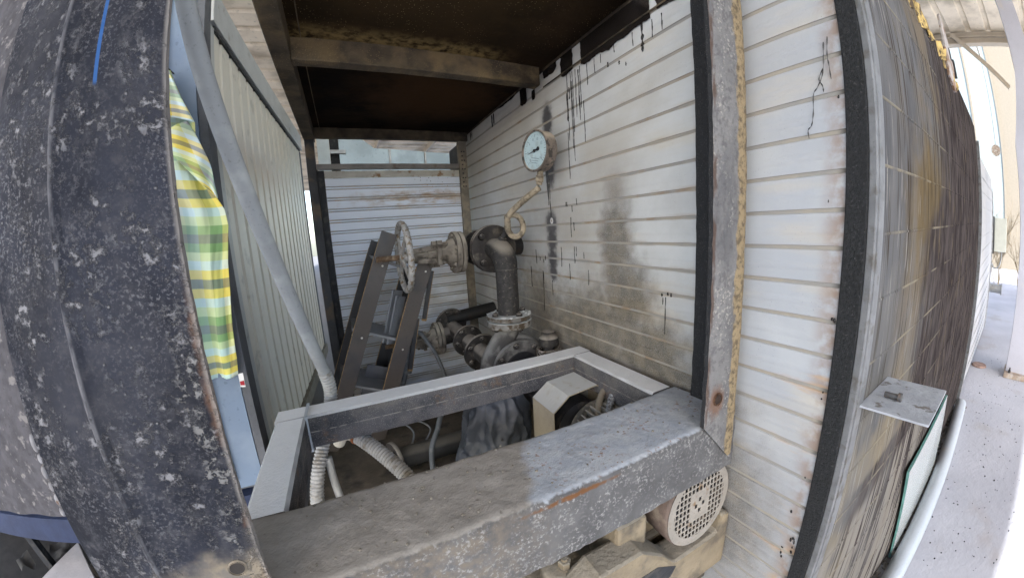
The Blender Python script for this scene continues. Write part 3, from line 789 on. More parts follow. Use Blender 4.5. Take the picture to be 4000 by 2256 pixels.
# tar drips that ran down the siding: (y, z_top, z_bottom, width)
DR = [(1.300,0.70,0.52,0.006),(1.365,0.66,0.30,0.004),(1.25,0.69,0.60,0.005),(1.20,0.69,0.63,0.004),(1.16,0.69,0.655,0.006),(0.98,0.69,0.64,0.005),(1.60,0.25,0.05,0.010),(1.45,-0.18,-0.26,0.004),(1.52,-0.10,-0.2,0.005),(1.30,-0.20,-0.27,0.004),(1.62,-0.28,-0.36,0.005),(1.78,-0.12,-0.2,0.006),(1.85,-0.22,-0.34,0.005),(1.400,0.735,0.40,0.006),(1.405,0.62,0.49,0.018),(1.412,0.44,0.225,0.005),(1.372,0.70,0.36,0.006),(1.357,0.70,0.43,0.005),(1.335,0.70,0.49,0.006),(1.312,0.69,0.47,0.012),(1.283,0.545,0.368,0.006),
      (1.387,0.64,0.585,0.012),(0.936,0.71,0.60,0.013),(0.935,0.66,0.62,0.020),(0.889,0.69,0.63,0.007),(0.847,0.69,0.635,0.007),(1.612,0.40,0.13,0.016),(1.617,0.40,0.21,0.026),
      (0.855,-0.262,-0.398,0.005),(1.715,-0.235,-0.46,0.006),(1.712,-0.24,-0.31,0.012),(1.405,-0.095,-0.175,0.005),(1.390,-0.095,-0.14,0.005),(1.424,0.045,-0.05,0.005),(1.40,0.02,-0.02,0.005),
      (1.33,-0.12,-0.15,0.005),(1.46,0.12,0.10,0.006),(1.45,0.12,0.098,0.005),(1.41,0.10,0.07,0.004),(1.37,0.13,0.10,0.004),(1.68,-0.15,-0.175,0.007),(1.70,-0.17,-0.19,0.007),(1.74,-0.16,-0.18,0.006),
      (1.02,0.60,0.585,0.008),(1.055,0.62,0.605,0.012),(1.12,0.64,0.62,0.01),(1.08,0.715,0.66,0.006),(0.83,-0.245,-0.258,0.010),(0.845,-0.243,-0.255,0.011),(0.872,-0.25,-0.262,0.012),(0.868,-0.265,-0.29,0.005)]
for (y, zt, zb, w) in DR:
    m = MB(); nn = 10
    pts = []
    for i in range(nn+1):
        t = i/nn
        z = zt+(zb-zt)*t
        ww = w*(0.5+0.28*math.sin(t*9+y*40)) * (1 if t < 0.9 else 1.25 if t < 0.99 else 0.4)
        pts.append((y+0.003*nz(y*9,0,z,20), ww*0.5 + 0.0006, z))
    for (yy, ww, z) in pts: m.v += [(0.9992, yy-ww, z), (0.9972, yy, z), (0.9992, yy+ww, z), (1.002, yy, z)]
    for i in range(nn):
        for k in range(4):
            m.f.append((i*4+k, i*4+(k+1) % 4, i*4+4+(k+1) % 4, i*4+4+k)); m.m.append(0)
    m.build('tar_drip', M_TAR, tk, smooth=180)
# tar smeared along the head of the wall, with gaps where the paint shows
mb = MB(); mb.box((0.9985,0.33,0.7992),(1.012,2.872,0.845)); mb.build('head_strip', M_RBEAM, tk)
for q_, (y0, y1, zt, zb) in enumerate(((0.66,0.862,0.7985,0.700),(0.893,1.285,0.7985,0.690),(1.345,1.442,0.7985,0.700),(1.475,1.60,0.7985,0.755),(1.782,1.862,0.7985,0.702),(1.690,1.728,0.745,0.692),(1.9,2.2,0.7985,0.788),(2.245,2.262,0.79,0.715),(2.275,2.292,0.79,0.705),(2.72,2.735,0.79,0.73),(2.69,2.70,0.79,0.735))):
    m = MB(); nn = max(4, int((y1-y0)/0.008)); nv = 10
    wv_ = min(0.010, (y1-y0)*0.3)
    for j in range(nv+1):
        for i in range(nn+1):
            t = i/nn
            lo = zb + 0.012*nz(y0+(y1-y0)*t, q_, 0, 14) + 0.006*nz(y0+(y1-y0)*t, 3, q_, 60) + 0.012*(abs(2*t-1))**4
            z = zt + (lo-zt)*j/nv
            ya, yb = y0 + wv_*nz(z, q_, 1, 45), y1 + wv_*nz(z, q_, 5, 45)
            m.v.append((0.9962 + 0.0006*nz(t*5, z, q_, 30), ya+(yb-ya)*t, z))
    for j in range(nv):
        for i in range(nn): m.f.append((j*(nn+1)+i, j*(nn+1)+i+1, (j+1)*(nn+1)+i+1, (j+1)*(nn+1)+i)); m.m.append(0)
    m.build('tar_smear', M_TAR, tk, smooth=180)
mb = MB(); mb.box((0.9925,0.66,0.716),(0.9955,1.60,0.7215)); mb.build('head_bead', M_RBEAM, tk)
m = MB(); RUN = [(0.44,0.018),(0.40,0.030),(0.36,0.034),(0.33,0.026),(0.30,0.030),(0.27,0.024),(0.24,0.022),(0.20,0.017),(0.16,0.012),(0.135,0.007),(0.118,0.003)]
for i, (z, w_) in enumerate(RUN):
    yc = 1.624 - 0.010*i/10 + 0.004*nz(z, 0, 0, 30)
    m.v += [(0.9994, yc-w_/2, z), (0.9968, yc-w_*0.1, z), (0.9994, yc+w_/2, z), (1.002, yc, z)]
for i in range(len(RUN)-1):
    for k in range(4): m.f.append((i*4+k, i*4+(k+1) % 4, i*4+4+(k+1) % 4, i*4+4+k)); m.m.append(0)
m.build('tar_run', M_TAR, tk, smooth=180)
# hanging black threads of tar beside the trim
for pts in ([(0.372,0.40),(0.375,0.36),(0.380,0.325),(0.392,0.30),(0.402,0.285),(0.404,0.24),(0.408,0.215),(0.416,0.205),(0.414,0.185)], [(0.362,0.41),(0.366,0.37),(0.364,0.345),(0.361,0.31)], [(0.378,0.34),(0.388,0.318),(0.381,0.300),(0.379,0.285)]):
    MB().tube(curve([(0.9955, y, z) for y, z in pts], 6), lambda i: 0.0009+0.0005*math.sin(i*1.3), 6).build('tar_thread', M_TAR, tk, smooth=180)
random.seed(11)
for k in range(16):
    y = 0.338+random.random()*0.035; z = random.choice((0.30,0.24,0.05,-0.25,-0.42,-0.60,-0.66,-0.80,-0.92,-0.95))+random.uniform(-0.03,0.03)
    mb = MB(); mb.sphere((0.998, y, z), random.uniform(0.0015,0.0042), 8, squash=(0.4,random.uniform(.6,1.4),random.uniform(.8,2.4))); mb.build('tar_crumb', M_TAR, tk, smooth=180)

# ------------------------------------------------------------------ back wall of the bay
bw = thing('siding_wall', 'bluish white ribbed siding wall closing the back of the pump bay', 'wall', (0.42, 2.87, -1.3))
BP = 0.0805
bprof = [(2.858,0.0,1),(2.858,0.005,1),(2.850,0.008,0),(2.850,0.017,0),(2.857,0.019,1),(2.857,0.024,1),(2.850,0.027,0),(2.850,BP-0.001,0),(2.858,BP,0)]
m = MB(); ns = 12
for i in range(ns+1):
    x = -0.098+(0.9205+0.098)*i/ns
    for y, z, _ in bprof: m.v.append((x, y, z))
n_ = len(bprof)
for i in range(ns):
    for k in range(n_-1):
        m.f.append((i*n_+k, i*n_+k+1, (i+1)*n_+k+1, (i+1)*n_+k)); m.m.append(bprof[k][2] and bprof[k+1][2])
bme = m.mesh('siding_board', [M_BSIDING, M_BGROOVE])
for k in range(-21, 6):
    o = bpy.data.objects.new('siding_board', bme); COL.objects.link(o); o.parent = bw
    o.location = Vector((0,0,0.400-0.0195+0.003+BP*(k-1+1)-BP*0)) - LOC[bw.name] if k < 1 else (0,0,0)
    if k >= 1: bpy.data.objects.remove(o)
mb = MB(); mb.box((-0.098,2.8485,0.4665),(0.9205,2.858,0.5165)); mb.build('top_flashing', plain('cream_flashing', (0.52,0.50,0.44), 0.6, 0.15, (0.26,0.15,0.07), 14, 0.55, 0.68), bw)
mb = MB(); mb.box((-0.143,2.835,0.528),(0.9205,2.875,0.566)); mb.build('head_rail', plain('grey_brown_rail', (0.25,0.235,0.22), 0.6, 0.2, (0.15,0.11,0.08), 10, 0.5, 0.7), bw, bevel=0.003)

# ------------------------------------------------------------------ the hall overhead and what stands round the bay
M_HROOF = plain('beige_roof_sheet', (0.76,0.66,0.50), 0.6, 0.08, (0.42,0.35,0.25), 1.2, 0.45, 0.7, 8, 0.001)
M_HSTEEL = plain('beige_hall_steel', (0.46,0.40,0.31), 0.6, 0.1, None, 3)
hall = thing('steel_hall', 'open steel hall with a ribbed beige sheet roof over the bay', 'hall', (2, 6, GROUND))
mb = MB()
HZ, HY0, HY1, HX0, HX1 = 4.00, -5.70, 30.0, -7.0, 11.2
ys, zs = [], []
y = HY0; k = 0
while y < HY1:
    for dy, dz in ((0.0,0.0),(0.03,0.05),(0.15,0.05),(0.18,0.0)):
        ys.append(y+dy); zs.append(HZ+dz)
    y += 0.60
for i in range(len(ys)):
    mb.v += [(HX0, ys[i], zs[i]), (HX1, ys[i], zs[i])]
for i in range(len(ys)-1):
    mb.f.append((2*i, 2*i+1, 2*i+3, 2*i+2)); mb.m.append(0)
mb.build('roof_sheet', M_HROOF, hall)
for xx in (-6.8,-5.0,-2.8,-0.6,1.6,3.8,6.2,8.6):
    m = MB(); m.box((xx-0.04,HY0,HZ-0.20),(xx+0.04,HY1,HZ-0.012)); m.build('purlin', M_HSTEEL, hall)
mb = MB(); mb.box((11.0,HY0,3.72),(11.1,HY1,3.98)); mb.box((10.92,HY0,3.69),(11.18,HY1,3.72)); mb.box((10.92,HY0,3.84),(11.0,HY1,3.865)); mb.build('edge_beam', M_HSTEEL, hall)
mb = MB(); mb.box((HX0,HY0-0.06,3.72),(11.2,HY0,4.08)); mb.build('eave_gutter', M_HSTEEL, hall)
mb = MB(); mb.bar((10.9,0.9,3.9),(10.9,-0.4,2.7),0.10,0.10); mb.build('knee_brace', M_HSTEEL, hall)
# near hall column at the right edge of the view
M_COLW = plain('lavender_white_column_paint', (0.42,0.42,0.47), 0.5, 0.05, (0.45,0.43,0.42), 3, 0.6, 0.8)
cl = thing('hall_column', 'pale lavender steel column on a base plate at the right edge', 'column', (6.35, -0.45, GROUND))
for x_ in (6.25, 6.45):
    mb = MB(); mb.prism([(x_,-0.18,GROUND+0.06),(x_,-0.17,0.9),(x_,-0.40,1.8),(x_,-0.52,3.9),(x_,-0.84,3.9),(x_,-0.60,GROUND+0.06)], (0.012,0,0)); mb.build('column_flange', M_COLW, cl)
mb = MB(); mb.box((6.262,-0.46,GROUND+0.06),(6.45,-0.448,3.7)); mb.build('column_web', M_COLW, cl)
mb = MB(); mb.box((6.15,-0.75,GROUND),(6.55,-0.16,GROUND+0.06)); mb.build('base_plate', plain('rusty_base_plate', (0.30,0.24,0.19), 0.9, 0.3, (0.42,0.38,0.34), 10, 0.45, 0.6), cl, bevel=0.006)
for (sx, sy) in ((6.2,-0.24),(6.2,-0.68),(6.5,-0.24)):
    MB().lathe((sx,sy,GROUND+0.06),(0,0,1),[(0,0.02),(0.03,0.02),(0.03,0.01),(0.06,0.01)],6).build('anchor_bolt', M_DARK, cl)

# the white container further along
M_WHITE = plain('clean_white_container_paint', (0.40,0.40,0.41), 0.5, 0.05, (0.31,0.30,0.28), 3, 0.55, 0.75)
wc = thing('white_container', 'clean white clad container standing beyond the tar-streaked tank', 'container', (7.2, 1.6, GROUND))
mb = MB(); mb.box((4.905,0.335,GROUND+0.05),(8.6,3.2,0.62)); mb.build('body', M_WHITE, wc)
for k in range(-10, 4):
    z = -0.04+0.156*k
    mb = MB(); mb.box((4.91,0.328,z-0.006),(8.59,0.334,z+0.006)); mb.build('pressed_rib', M_WHITE, wc, bevel=0.002)
mb = MB(); mb.box((8.602,0.315,GROUND+0.05),(8.67,3.2,0.45)); mb.build('end_frame', M_ZINC, wc)
jb = thing('junction_box', 'pale cream junction box with a looped cable on the container end', 'junction box', (8.85, 0.25, -0.4))
mb = MB(); mb.box((8.68,0.05,-0.52),(8.98,0.29,0.02)); mb.build('case', plain('cream_box_enamel', (0.56,0.57,0.50), 0.4, 0.05), jb, bevel=0.01)
mb = MB(); mb.box((8.67,0.292,-0.56),(8.70,0.335,0.04)); mb.build('rubber_seal', M_DARK, jb)
mb = MB(); mb.tube(curve([(8.8,0.14,-0.52),(8.8,0.14,-0.62),(8.8,0.18,-0.76),(8.8,0.27,-0.80),(8.8,0.32,-0.72)],8),0.012,8); mb.build('cable', plain('grey_cable', (0.30,0.31,0.32), 0.5), jb, smooth=180)
ps = thing('pipe_stub', 'short grey flanged pipe stub sticking out of the white container', 'pipe stub', (8.9, 0.3, -1.14))
mb = MB(); mb.cyl((8.9,0.33,-1.14),(8.9,0.10,-1.14),0.075); mb.lathe((8.9,0.10,-1.14),(0,-1,0),[(0,0.10),(0.02,0.10)],20); mb.build('pipe', M_ZINC, ps, smooth=40)

# far facade and bare shrub in the sun
bd = thing('far_building', 'sunlit cream building with a tall pale blue glazed panel beyond the yard', 'building', (20, 0, GROUND))
M_CREAM = plain('cream_render', (0.22,0.195,0.155), 0.9, 0.05)
mb = MB(); mb.box((20,-9,GROUND),(23,12,9)); mb.build('wall', M_CREAM, bd)
mb = MB(); mb.box((19.93,0.15,-1.2),(19.99,3.6,7.0)); mb.build('window', plain('pale_blue_glazing', (0.25,0.29,0.29), 0.2, 0.06), bd)
for yy in (0.10, 1.3, 2.5):
    mb = MB(); mb.box((19.88,yy,-1.2),(19.925,yy+0.10,7.0)); mb.build('window_frame', M_CREAM, bd)
sh = thing('bare_shrub', 'pale leafless shrub in the sun beyond the white container', 'shrub', (13.5, -0.1, GROUND))
random.seed(5)
mb = MB()
def twig(p, d, L, r, lvl):
    pts = [p]; q = Vector(p); dd = Vector(d)
    for i in range(5):
        dd = (dd + Vector((random.uniform(-.25,.25), random.uniform(-.25,.25), random.uniform(-.1,.25)))).normalized()
        q = q + dd*L/5; pts.append(q.copy())
    mb.tube(pts, lambda i: r*(1-0.15*i), 4)
    if lvl > 0:
        for i in range(4):
            s = random.choice(pts[1:])
            twig(s, (dd + Vector((random.uniform(-1,1), random.uniform(-1,1), random.uniform(-.2,.8)))).normalized(), L*0.6, r*0.55, lvl-1)
for k in range(7):
    twig((13.5+random.uniform(-.3,.3), -0.1+random.uniform(-.5,.6), GROUND+0.02), (random.uniform(-.3,.3), random.uniform(-.4,.4), 1), random.uniform(1.0,1.5), 0.018, 3)
mb.build('twigs', plain('dry_twig_bark', (0.26,0.21,0.14), 0.9, 0.2), sh)
# round sign on the facade side
rs = thing('round_sign', 'small round brown sign hanging before the glazed panel', 'sign', (12, 0.30, 1.45))
mb = MB(); mb.lathe((12,0.28,1.52),(-1,0,0),[(0,0.13),(0.02,0.13)],24); mb.build('disc', plain('brown_mottled_sign', (0.38,0.30,0.24), 0.7, 0.3, (0.6,0.56,0.5), 25, 0.5, 0.6), rs)
mb = MB(); mb.cyl((11.99,0.28,1.65),(11.99,0.28,3.69),0.006,n=6); mb.build('hanger', M_DARK, rs)
mb = MB(); mb.box((11.1,0.26,3.70),(12.02,0.30,3.73)); mb.build('hanger_arm', M_HSTEEL, rs)

# things on the ground along the tank
gp = MB(); gp.tube([(1.9,0.130,GROUND+0.058),(2.5,0.152,GROUND+0.058),(3.2,0.182,GROUND+0.058),(4.1,0.228,GROUND+0.058),(4.75,0.262,GROUND+0.058)],0.056,24)
tag(gp.build('ground_pipe', plain('bluish_white_plastic_pipe', (0.38,0.415,0.45), 0.35, 0.06, (0.42,0.40,0.38), 6, 0.6, 0.75, spec=0.5), smooth=60), 'long bluish white plastic pipe lying on the ground along the tank', 'pipe')
M_GLASSW = plain('white_backed_glass', (0.42,0.44,0.425), 0.12, 0.04, (0.40,0.32,0.24), 5, 0.62, 0.75, spec=0.5)
M_GLASSE = plain('green_glass_edge', (0.12,0.27,0.24), 0.15, 0.2, spec=0.5)
gl = thing('glass_sheet', 'white backed glass sheet with green edges leaning between tank and ground pipe', 'glass sheet', (2.85, 0.25, GROUND))
a0, a1, b1, b0 = Vector((2.26,0.212,GROUND+0.012)), Vector((3.40,0.255,GROUND+0.012)), Vector((2.98,0.262,-1.06)), Vector((1.92,0.238,-1.06))
nrm = (a1-a0).cross(b0-a0).normalized()
if nrm.y > 0: nrm = -nrm
a0 += nrm*0.0; 
mb = MB(); t_ = 0.012
vs = [a0,a1,b1,b0,a0-nrm*t_,a1-nrm*t_,b1-nrm*t_,b0-nrm*t_]
mb.add(vs, [(0,1,2,3)], 0); mb.add(vs, [(7,6,5,4),(0,4,5,1),(1,5,6,2),(2,6,7,3),(3,7,4,0)], 1)
mb.build('pane', [M_GLASSW, M_GLASSE], gl)
bk = thing('steel_bracket', 'grey steel bracket plate sticking out from the tank cladding', 'bracket', (1.16, 0.2, -0.45))
M_PLATE = plain('dusty_bracket_steel', (0.33,0.35,0.38), 0.7, 0.12, (0.15,0.14,0.13), 26, 0.58, 0.66, 60, 0.002)
mb = MB(); mb.prism([(1.028,0.2715,-0.452),(1.034,0.115,-0.452),(1.287,0.119,-0.452),(1.279,0.2765,-0.452)], (0,0,0.006)); mb.build('plate', M_PLATE, bk, bevel=0.001)
bo = thing('loose_bolt', 'loose rusty grey hex bolt lying on the steel bracket plate', 'bolt', (1.14, 0.21, -0.446))
M_BOLT = plain('grey_bolt_steel', (0.075,0.074,0.076), 0.6, 0.2, (0.11,0.08,0.06), 60, 0.55, 0.68)
bd0, bd1 = Vector((1.122,0.242,-0.4375)), Vector((1.124,0.211,-0.4375))
ax_ = (bd1-bd0).normalized()
mb = MB(); mb.lathe(bd0, ax_, [(0,0.0065),(0.002,0.0075),((bd1-bd0).length,0.0075)], 16); mb.build('shank', M_BOLT, bo, smooth=40)
mb = MB(); mb.lathe(bd1, ax_, [(0,0.0125),(0.008,0.0125),(0.010,0.0105)], 6); mb.build('head', M_BOLT, bo)
# rubble along the tank's foot and grit on the concrete
random.seed(21)
mb = MB()
for k in range(420):
    x = 1.3+3.6*random.random(); y = cy(x,-1.75)-random.random()**1.6*0.13; s = random.uniform(0.006,0.022)
    mb.sphere((x,y,GROUND+s*0.4), s, 6, squash=(random.uniform(.7,1.3),random.uniform(.7,1.3),random.uniform(.5,.9)))
tag(mb.build('rubble', plain('grey_rubble', (0.22,0.21,0.20), 0.95, 0.4, (0.35,0.33,0.31), 30, 0.45, 0.6)), 'grey grit and crumbs heaped along the foot of the tank', 'rubble', kind='stuff')
mb = MB()
for k in range(260):
    x = 2.0+5*random.random(); y = -0.6+0.75*random.random(); s = random.uniform(0.002,0.0075)*(1 if random.random() < 0.93 else 1.8)
    mb.sphere((x,y,GROUND+s*0.3), s, 6, squash=(random.uniform(.6,1.6),1,0.6))
tag(mb.build('grit', M_DARK), 'dark grit scattered over the pale concrete', 'grit', kind='stuff')
lf = MB(); lf.lathe((6.4,0.22,GROUND+0.004),(0,0,1),[(0,0.11),(0.02,0.10),(0.024,0.05)],14); tag(lf.build('flat_stone', plain('brown_stone', (0.26,0.18,0.15), 0.9, 0.3)), 'flat reddish stone on the concrete beside the white container', 'stone')

# ------------------------------------------------------------------ corrugated shed at the left
M_SHED = plain('beige_trapezoid_sheet', (0.66,0.62,0.53), 0.5, 0.03, None, 1.5, 0.45, 0.7, 4, 0.0004, spec=0.4)
M_SHEDT = plain('pale_grey_shed_frame', (0.45,0.46,0.45), 0.5, 0.06, (0.30,0.28,0.25), 12, 0.6, 0.75, spec=0.4)
M_SHEDD = plain('dark_shed_corner', (0.10,0.105,0.115), 0.6, 0.15)
M_BLUE = plain('pale_blue_shed_front', (0.165,0.22,0.30), 0.5, 0.07, (0.20,0.255,0.33), 6, 0.45, 0.7, 30, 0.0006)
shed = thing('corrugated_shed', 'shed wall of beige corrugated sheet with a pale top rail behind the slanting conduit', 'shed', (-1.6, 3.9, GROUND))
SK = 1.46
def sx(y): return -0.504*SK+0.051*y
mb = MB()
pts = []; y = 1.60*SK
while y < 3.60*SK:
    for dy, off in ((0.0,0.0),(0.137,0.0),(0.147,-0.026),(0.177,-0.026)):
        pts.append((sx(y+dy)+off, y+dy))
    y += 0.190
pts.append((sx(3.63*SK), 3.63*SK))
for (x, y) in pts: mb.v += [(x,y,-0.945*SK),(x,y,0.90*SK)]
for i in range(len(pts)-1): mb.f.append((2*i,2*i+1,2*i+3,2*i+2)); mb.m.append(0)
mb.build('corrugated_sheet', M_SHED, shed)
def along(name, y0, y1, xo0, xo1, z0, z1, mat, bev=0.004):
    y0, y1, xo0, xo1, z0, z1 = (v*SK for v in (y0, y1, xo0, xo1, z0, z1))
    m = MB(); m.add([(sx(y0)+xo0,y0,z0),(sx(y0)+xo1,y0,z0),(sx(y1)+xo1,y1,z0),(sx(y1)+xo0,y1,z0),(sx(y0)+xo0,y0,z1),(sx(y0)+xo1,y0,z1),(sx(y1)+xo1,y1,z1),(sx(y1)+xo0,y1,z1)],
        [(0,3,2,1),(4,5,6,7),(0,1,5,4),(1,2,6,5),(2,3,7,6),(3,0,4,7)])
    return m.build(name, mat, shed, bevel=bev)
along('top_rail', 1.56, 3.68, -0.05, 0.022, 0.852, 0.987, M_SHEDT)
along('soffit', 1.60, 3.63, -0.03, 0.010, 0.838, 0.8505, M_DARK, None)
along('corner_post', 1.555, 1.598, -0.03, 0.012, -0.945, 0.8375, M_SHEDT)
along('end_post', 3.632, 3.68, -0.03, 0.006, -0.945, 0.8375, M_SHEDD)
along('bottom_rail', 1.56, 3.68, -0.05, 0.020, -1.03, -0.950, plain('brown_bottom_rail', (0.15,0.135,0.105), 0.8, 0.2))
mb = MB(); mb.box((-3.4,1.57*SK,-1.37),(-0.80,3.66*SK,1.43)); mb.build('core', M_SHEDD, shed)
mb = MB(); mb.box((-3.4,2.30,GROUND),(-0.76,5.3,-1.372)); mb.build('added_dark_backing', M_DARK, shed)  # added dark backing, hides the bright ground behind the cabinet's underside
for (lx, ly) in ((-0.70,2.5),):
    mb = MB(); mb.box((lx-0.05,ly-0.08,GROUND),(lx+0.05,ly+0.08,-1.506)); mb.build('foot', M_DARK, shed)
cab = thing('light_blue_cabinet', 'tall light blue sheet metal cabinet with a cream batten behind the checked cloth', 'cabinet', (-1.0, 1.6, GROUND))
mb = MB(); mb.box((-2.6,1.515,-0.93),(-0.455,1.535,1.02)); mb.build('front_panel', M_BLUE, cab)
mb = MB(); mb.box((-0.452,1.515,-0.945),(-0.424,1.60,1.02)); mb.build('corner_angle', M_SHEDD, cab)  # side face in shade; its dark colour paints that shade in
mb = MB(); mb.box((-0.600,1.503,-0.885),(-0.546,1.5145,1.02)); mb.build('batten', plain('cream_batten', (0.50,0.48,0.42), 0.6, 0.06), cab, bevel=0.002)
mb = MB(); mb.box((-2.6,1.49,-1.075),(-0.43,1.60,-0.955)); mb.build('base_beam', plain('blue_base_beam', (0.022,0.032,0.070), 0.6, 0.15), cab)
mb = MB(); mb.box((-2.6,1.537,-0.95),(-0.455,1.60,1.019)); mb.build('core', M_SHEDD, cab)
mb = MB(); mb.box((-0.62,1.52,GROUND),(-0.54,1.60,-1.076)); mb.build('foot', M_DARK, cab)
# steel leg and scraps under the cabinet
mb = MB(); mb.bar((-1.86,1.62,-1.08),(-1.62,1.62,GROUND+0.02),0.06,0.05,up=(0,1,0)); mb.build('foot', M_DARK, cab)
random.seed(8)
M_SCRAP = plain('grey_paper_scrap', (0.055,0.052,0.048), 0.9, 0.3)
sg = 'paper scraps under the cabinet'
for k, (x, y, z, s, a) in enumerate(((-1.75,1.75,-1.45,0.16,0.4),(-1.55,1.80,-1.47,0.13,1.1),(-1.9,1.9,-1.46,0.18,2.0),(-1.45,1.9,-1.50,0.12,0.2),(-2.05,1.62,-1.42,0.14,0.9))):
    m = MB()
    m.grid(6,6, lambda u,v: (x+s*((u-.5)*math.cos(a)-(v-.5)*math.sin(a)), y+s*((u-.5)*math.sin(a)+(v-.5)*math.cos(a)), z+0.05*nz(u*2+k,v*2,k,1)+0.02*k))
    tag(m.build('paper_scrap', M_SCRAP, smooth=180), ('grey paper scrap against the dark leg under the cabinet','small grey paper scrap nearest the near post under the cabinet','largest grey paper scrap under the cabinet','grey paper scrap farthest back under the cabinet','grey paper scrap at the lower left corner of the view')[k], 'scrap', sg)
mb = MB(); mb.box((-2.9,1.42,-1.62),(-0.9,2.28,-1.55)); tag(mb.build('pallet_board', plain('dark_board', (0.022,0.021,0.020), 0.9)), 'dark board lying under the raised cabinet', 'board')
mb = MB(); mb.prism([(-1.50,1.67,-1.2),(-1.27,1.385,-1.2),(-1.10,1.00,-1.2),(-1.75,1.10,-1.2)], (0,0,-0.05)); tag(mb.build('concrete_slab', plain('pale_concrete_slab', (0.46,0.44,0.44), 0.9, 0.08)), 'pale concrete slab corner showing below the near left post', 'slab')
mb = MB(); mb.box((-1.72,0.95,GROUND),(-1.15,1.40,-1.2505)); o = mb.build('slab_block', plain('concrete_block', (0.3,0.29,0.28), 0.9)); tag(o, 'grey concrete block carrying the pale slab corner', 'block')

# ------------------------------------------------------------------ checked cloth on its nail
def m_cloth():
    n = N('green_yellow_check_cotton')
    uvn = n.t.nodes.new('ShaderNodeUVMap'); uvn.uv_map = 'UVMap'
    s = n.t.nodes.new('ShaderNodeSeparateXYZ'); n.L(uvn.outputs[0], s.inputs[0])
    def stripes(v, cols):
        rp = n.t.nodes.new('ShaderNodeValToRGB'); rp.color_ramp.interpolation = 'CONSTANT'
        fr_ = n.math('FRACT', v); n.L(fr_, rp.inputs[0])
        el = rp.color_ramp.elements
        el[0].position = 0; el[0].color = (*cols[0],1)
        el[1].position = 1/len(cols); el[1].color = (*cols[1],1)
        for i in range(2, len(cols)):
            e = el.new(i/len(cols)); e.color = (*cols[i],1)
        return rp.outputs[0]
    Yl, Gr, Dk, Lb, Lg, Wh = (0.82,0.66,0.06), (0.15,0.33,0.08), (0.08,0.08,0.08), (0.56,0.75,0.80), (0.58,0.70,0.36), (0.80,0.84,0.82)
    weft = stripes(n.math('MULTIPLY', s.outputs[1], 3.5), [Yl,Dk,Yl,Lb,Lg,Gr,Dk,Gr,Lg,Lb])
    warp = stripes(n.math('MULTIPLY', s.outputs[0], 0.78), [Wh,Lg,Yl,Wh,Lb,Lg,Gr,Yl,Lb,Wh])
    c = n.mix(weft, warp, 0.34)
    c = n.mix(c, (0.92,0.95,0.93), 0.10)
    return n.fin(c, 0.9, 0, n.noise(400, 2), 0.0006, 0.1)
M_CLOTH = m_cloth()
def cloth(name, nu, nv, fn, uvfn, parent, flip=False):
    me = bpy.data.meshes.new(name)
    vs = [Vector(fn(i/nu, j/nv)) - LOC[parent.name] for j in range(nv+1) for i in range(nu+1)]
    fs = [(j*(nu+1)+i, j*(nu+1)+i+1, (j+1)*(nu+1)+i+1, (j+1)*(nu+1)+i) for j in range(nv) for i in range(nu)]
    me.from_pydata([tuple(v) for v in vs], [], fs)
    uvl = me.uv_layers.new(name='UVMap')
    for p in me.polygons:
        p.use_smooth = True
        for li in p.loop_indices:
            vi = me.loops[li].vertex_index
            uvl.data[li].uv = uvfn((vi % (nu+1))/nu, (vi//(nu+1))/nv)
    me.materials.append(M_CLOTH)
    o = bpy.data.objects.new(name, me); COL.objects.link(o); o.parent = parent
    md = o.modifiers.new('thick', 'SOLIDIFY'); md.thickness = 0.0012
    return o
ct = thing('checked_cloth', 'green and yellow checked cotton cloth hanging from a nail on the light blue cabinet', 'cloth', (-0.53, 1.49, -0.45))
ZS = [(0.0,0.630,-0.538,-0.526),(0.07,0.56,-0.590,-0.500),(0.17,0.455,-0.640,-0.452),(0.22,0.40,-0.655,-0.455),(0.30,0.31,-0.665,-0.442),(0.37,0.23,-0.67,-0.420),(0.43,0.165,-0.672,-0.390),(0.48,0.11,-0.672,-0.386),(0.60,-0.02,-0.670,-0.408),(0.80,-0.26,-0.655,-0.432),(0.92,-0.38,-0.65,-0.440),(1.0,-0.448,-0.645,-0.447)]
def cl_at(v):
    for a, b in zip(ZS, ZS[1:]):
        if v <= b[0]+1e-9:
            t = (v-a[0])/(b[0]-a[0]); return [a[i]+(b[i]-a[i])*t for i in (1,2,3)]
    return ZS[-1][1:]
def cf(u, v):
    z, xl, xr = cl_at(v)
    x = xl+(xr-xl)*u
    amp = 0.004+0.020*min(1, v*1.6)
    y = 1.478 + amp*(math.sin(u*9.0+v*1.5+0.6)*0.7 + 0.5*math.sin(u*17-v*3)) + 0.014*nz(u*3, v*4, 0, 1) + 0.006*nz(u*9+v*5, v*6, 2, 1) + 0.003*nz(u*22+v*9, v*9, 4, 1) + 0.02*u*v
    return (x, y, z + 0.012*math.sin(u*5+1)*v - 0.035*u*(1-v)*v*2)
cloth('drape', 90, 140, cf, lambda u,v: (u*0.95+0.05*v, 1-v*1.02), ct)
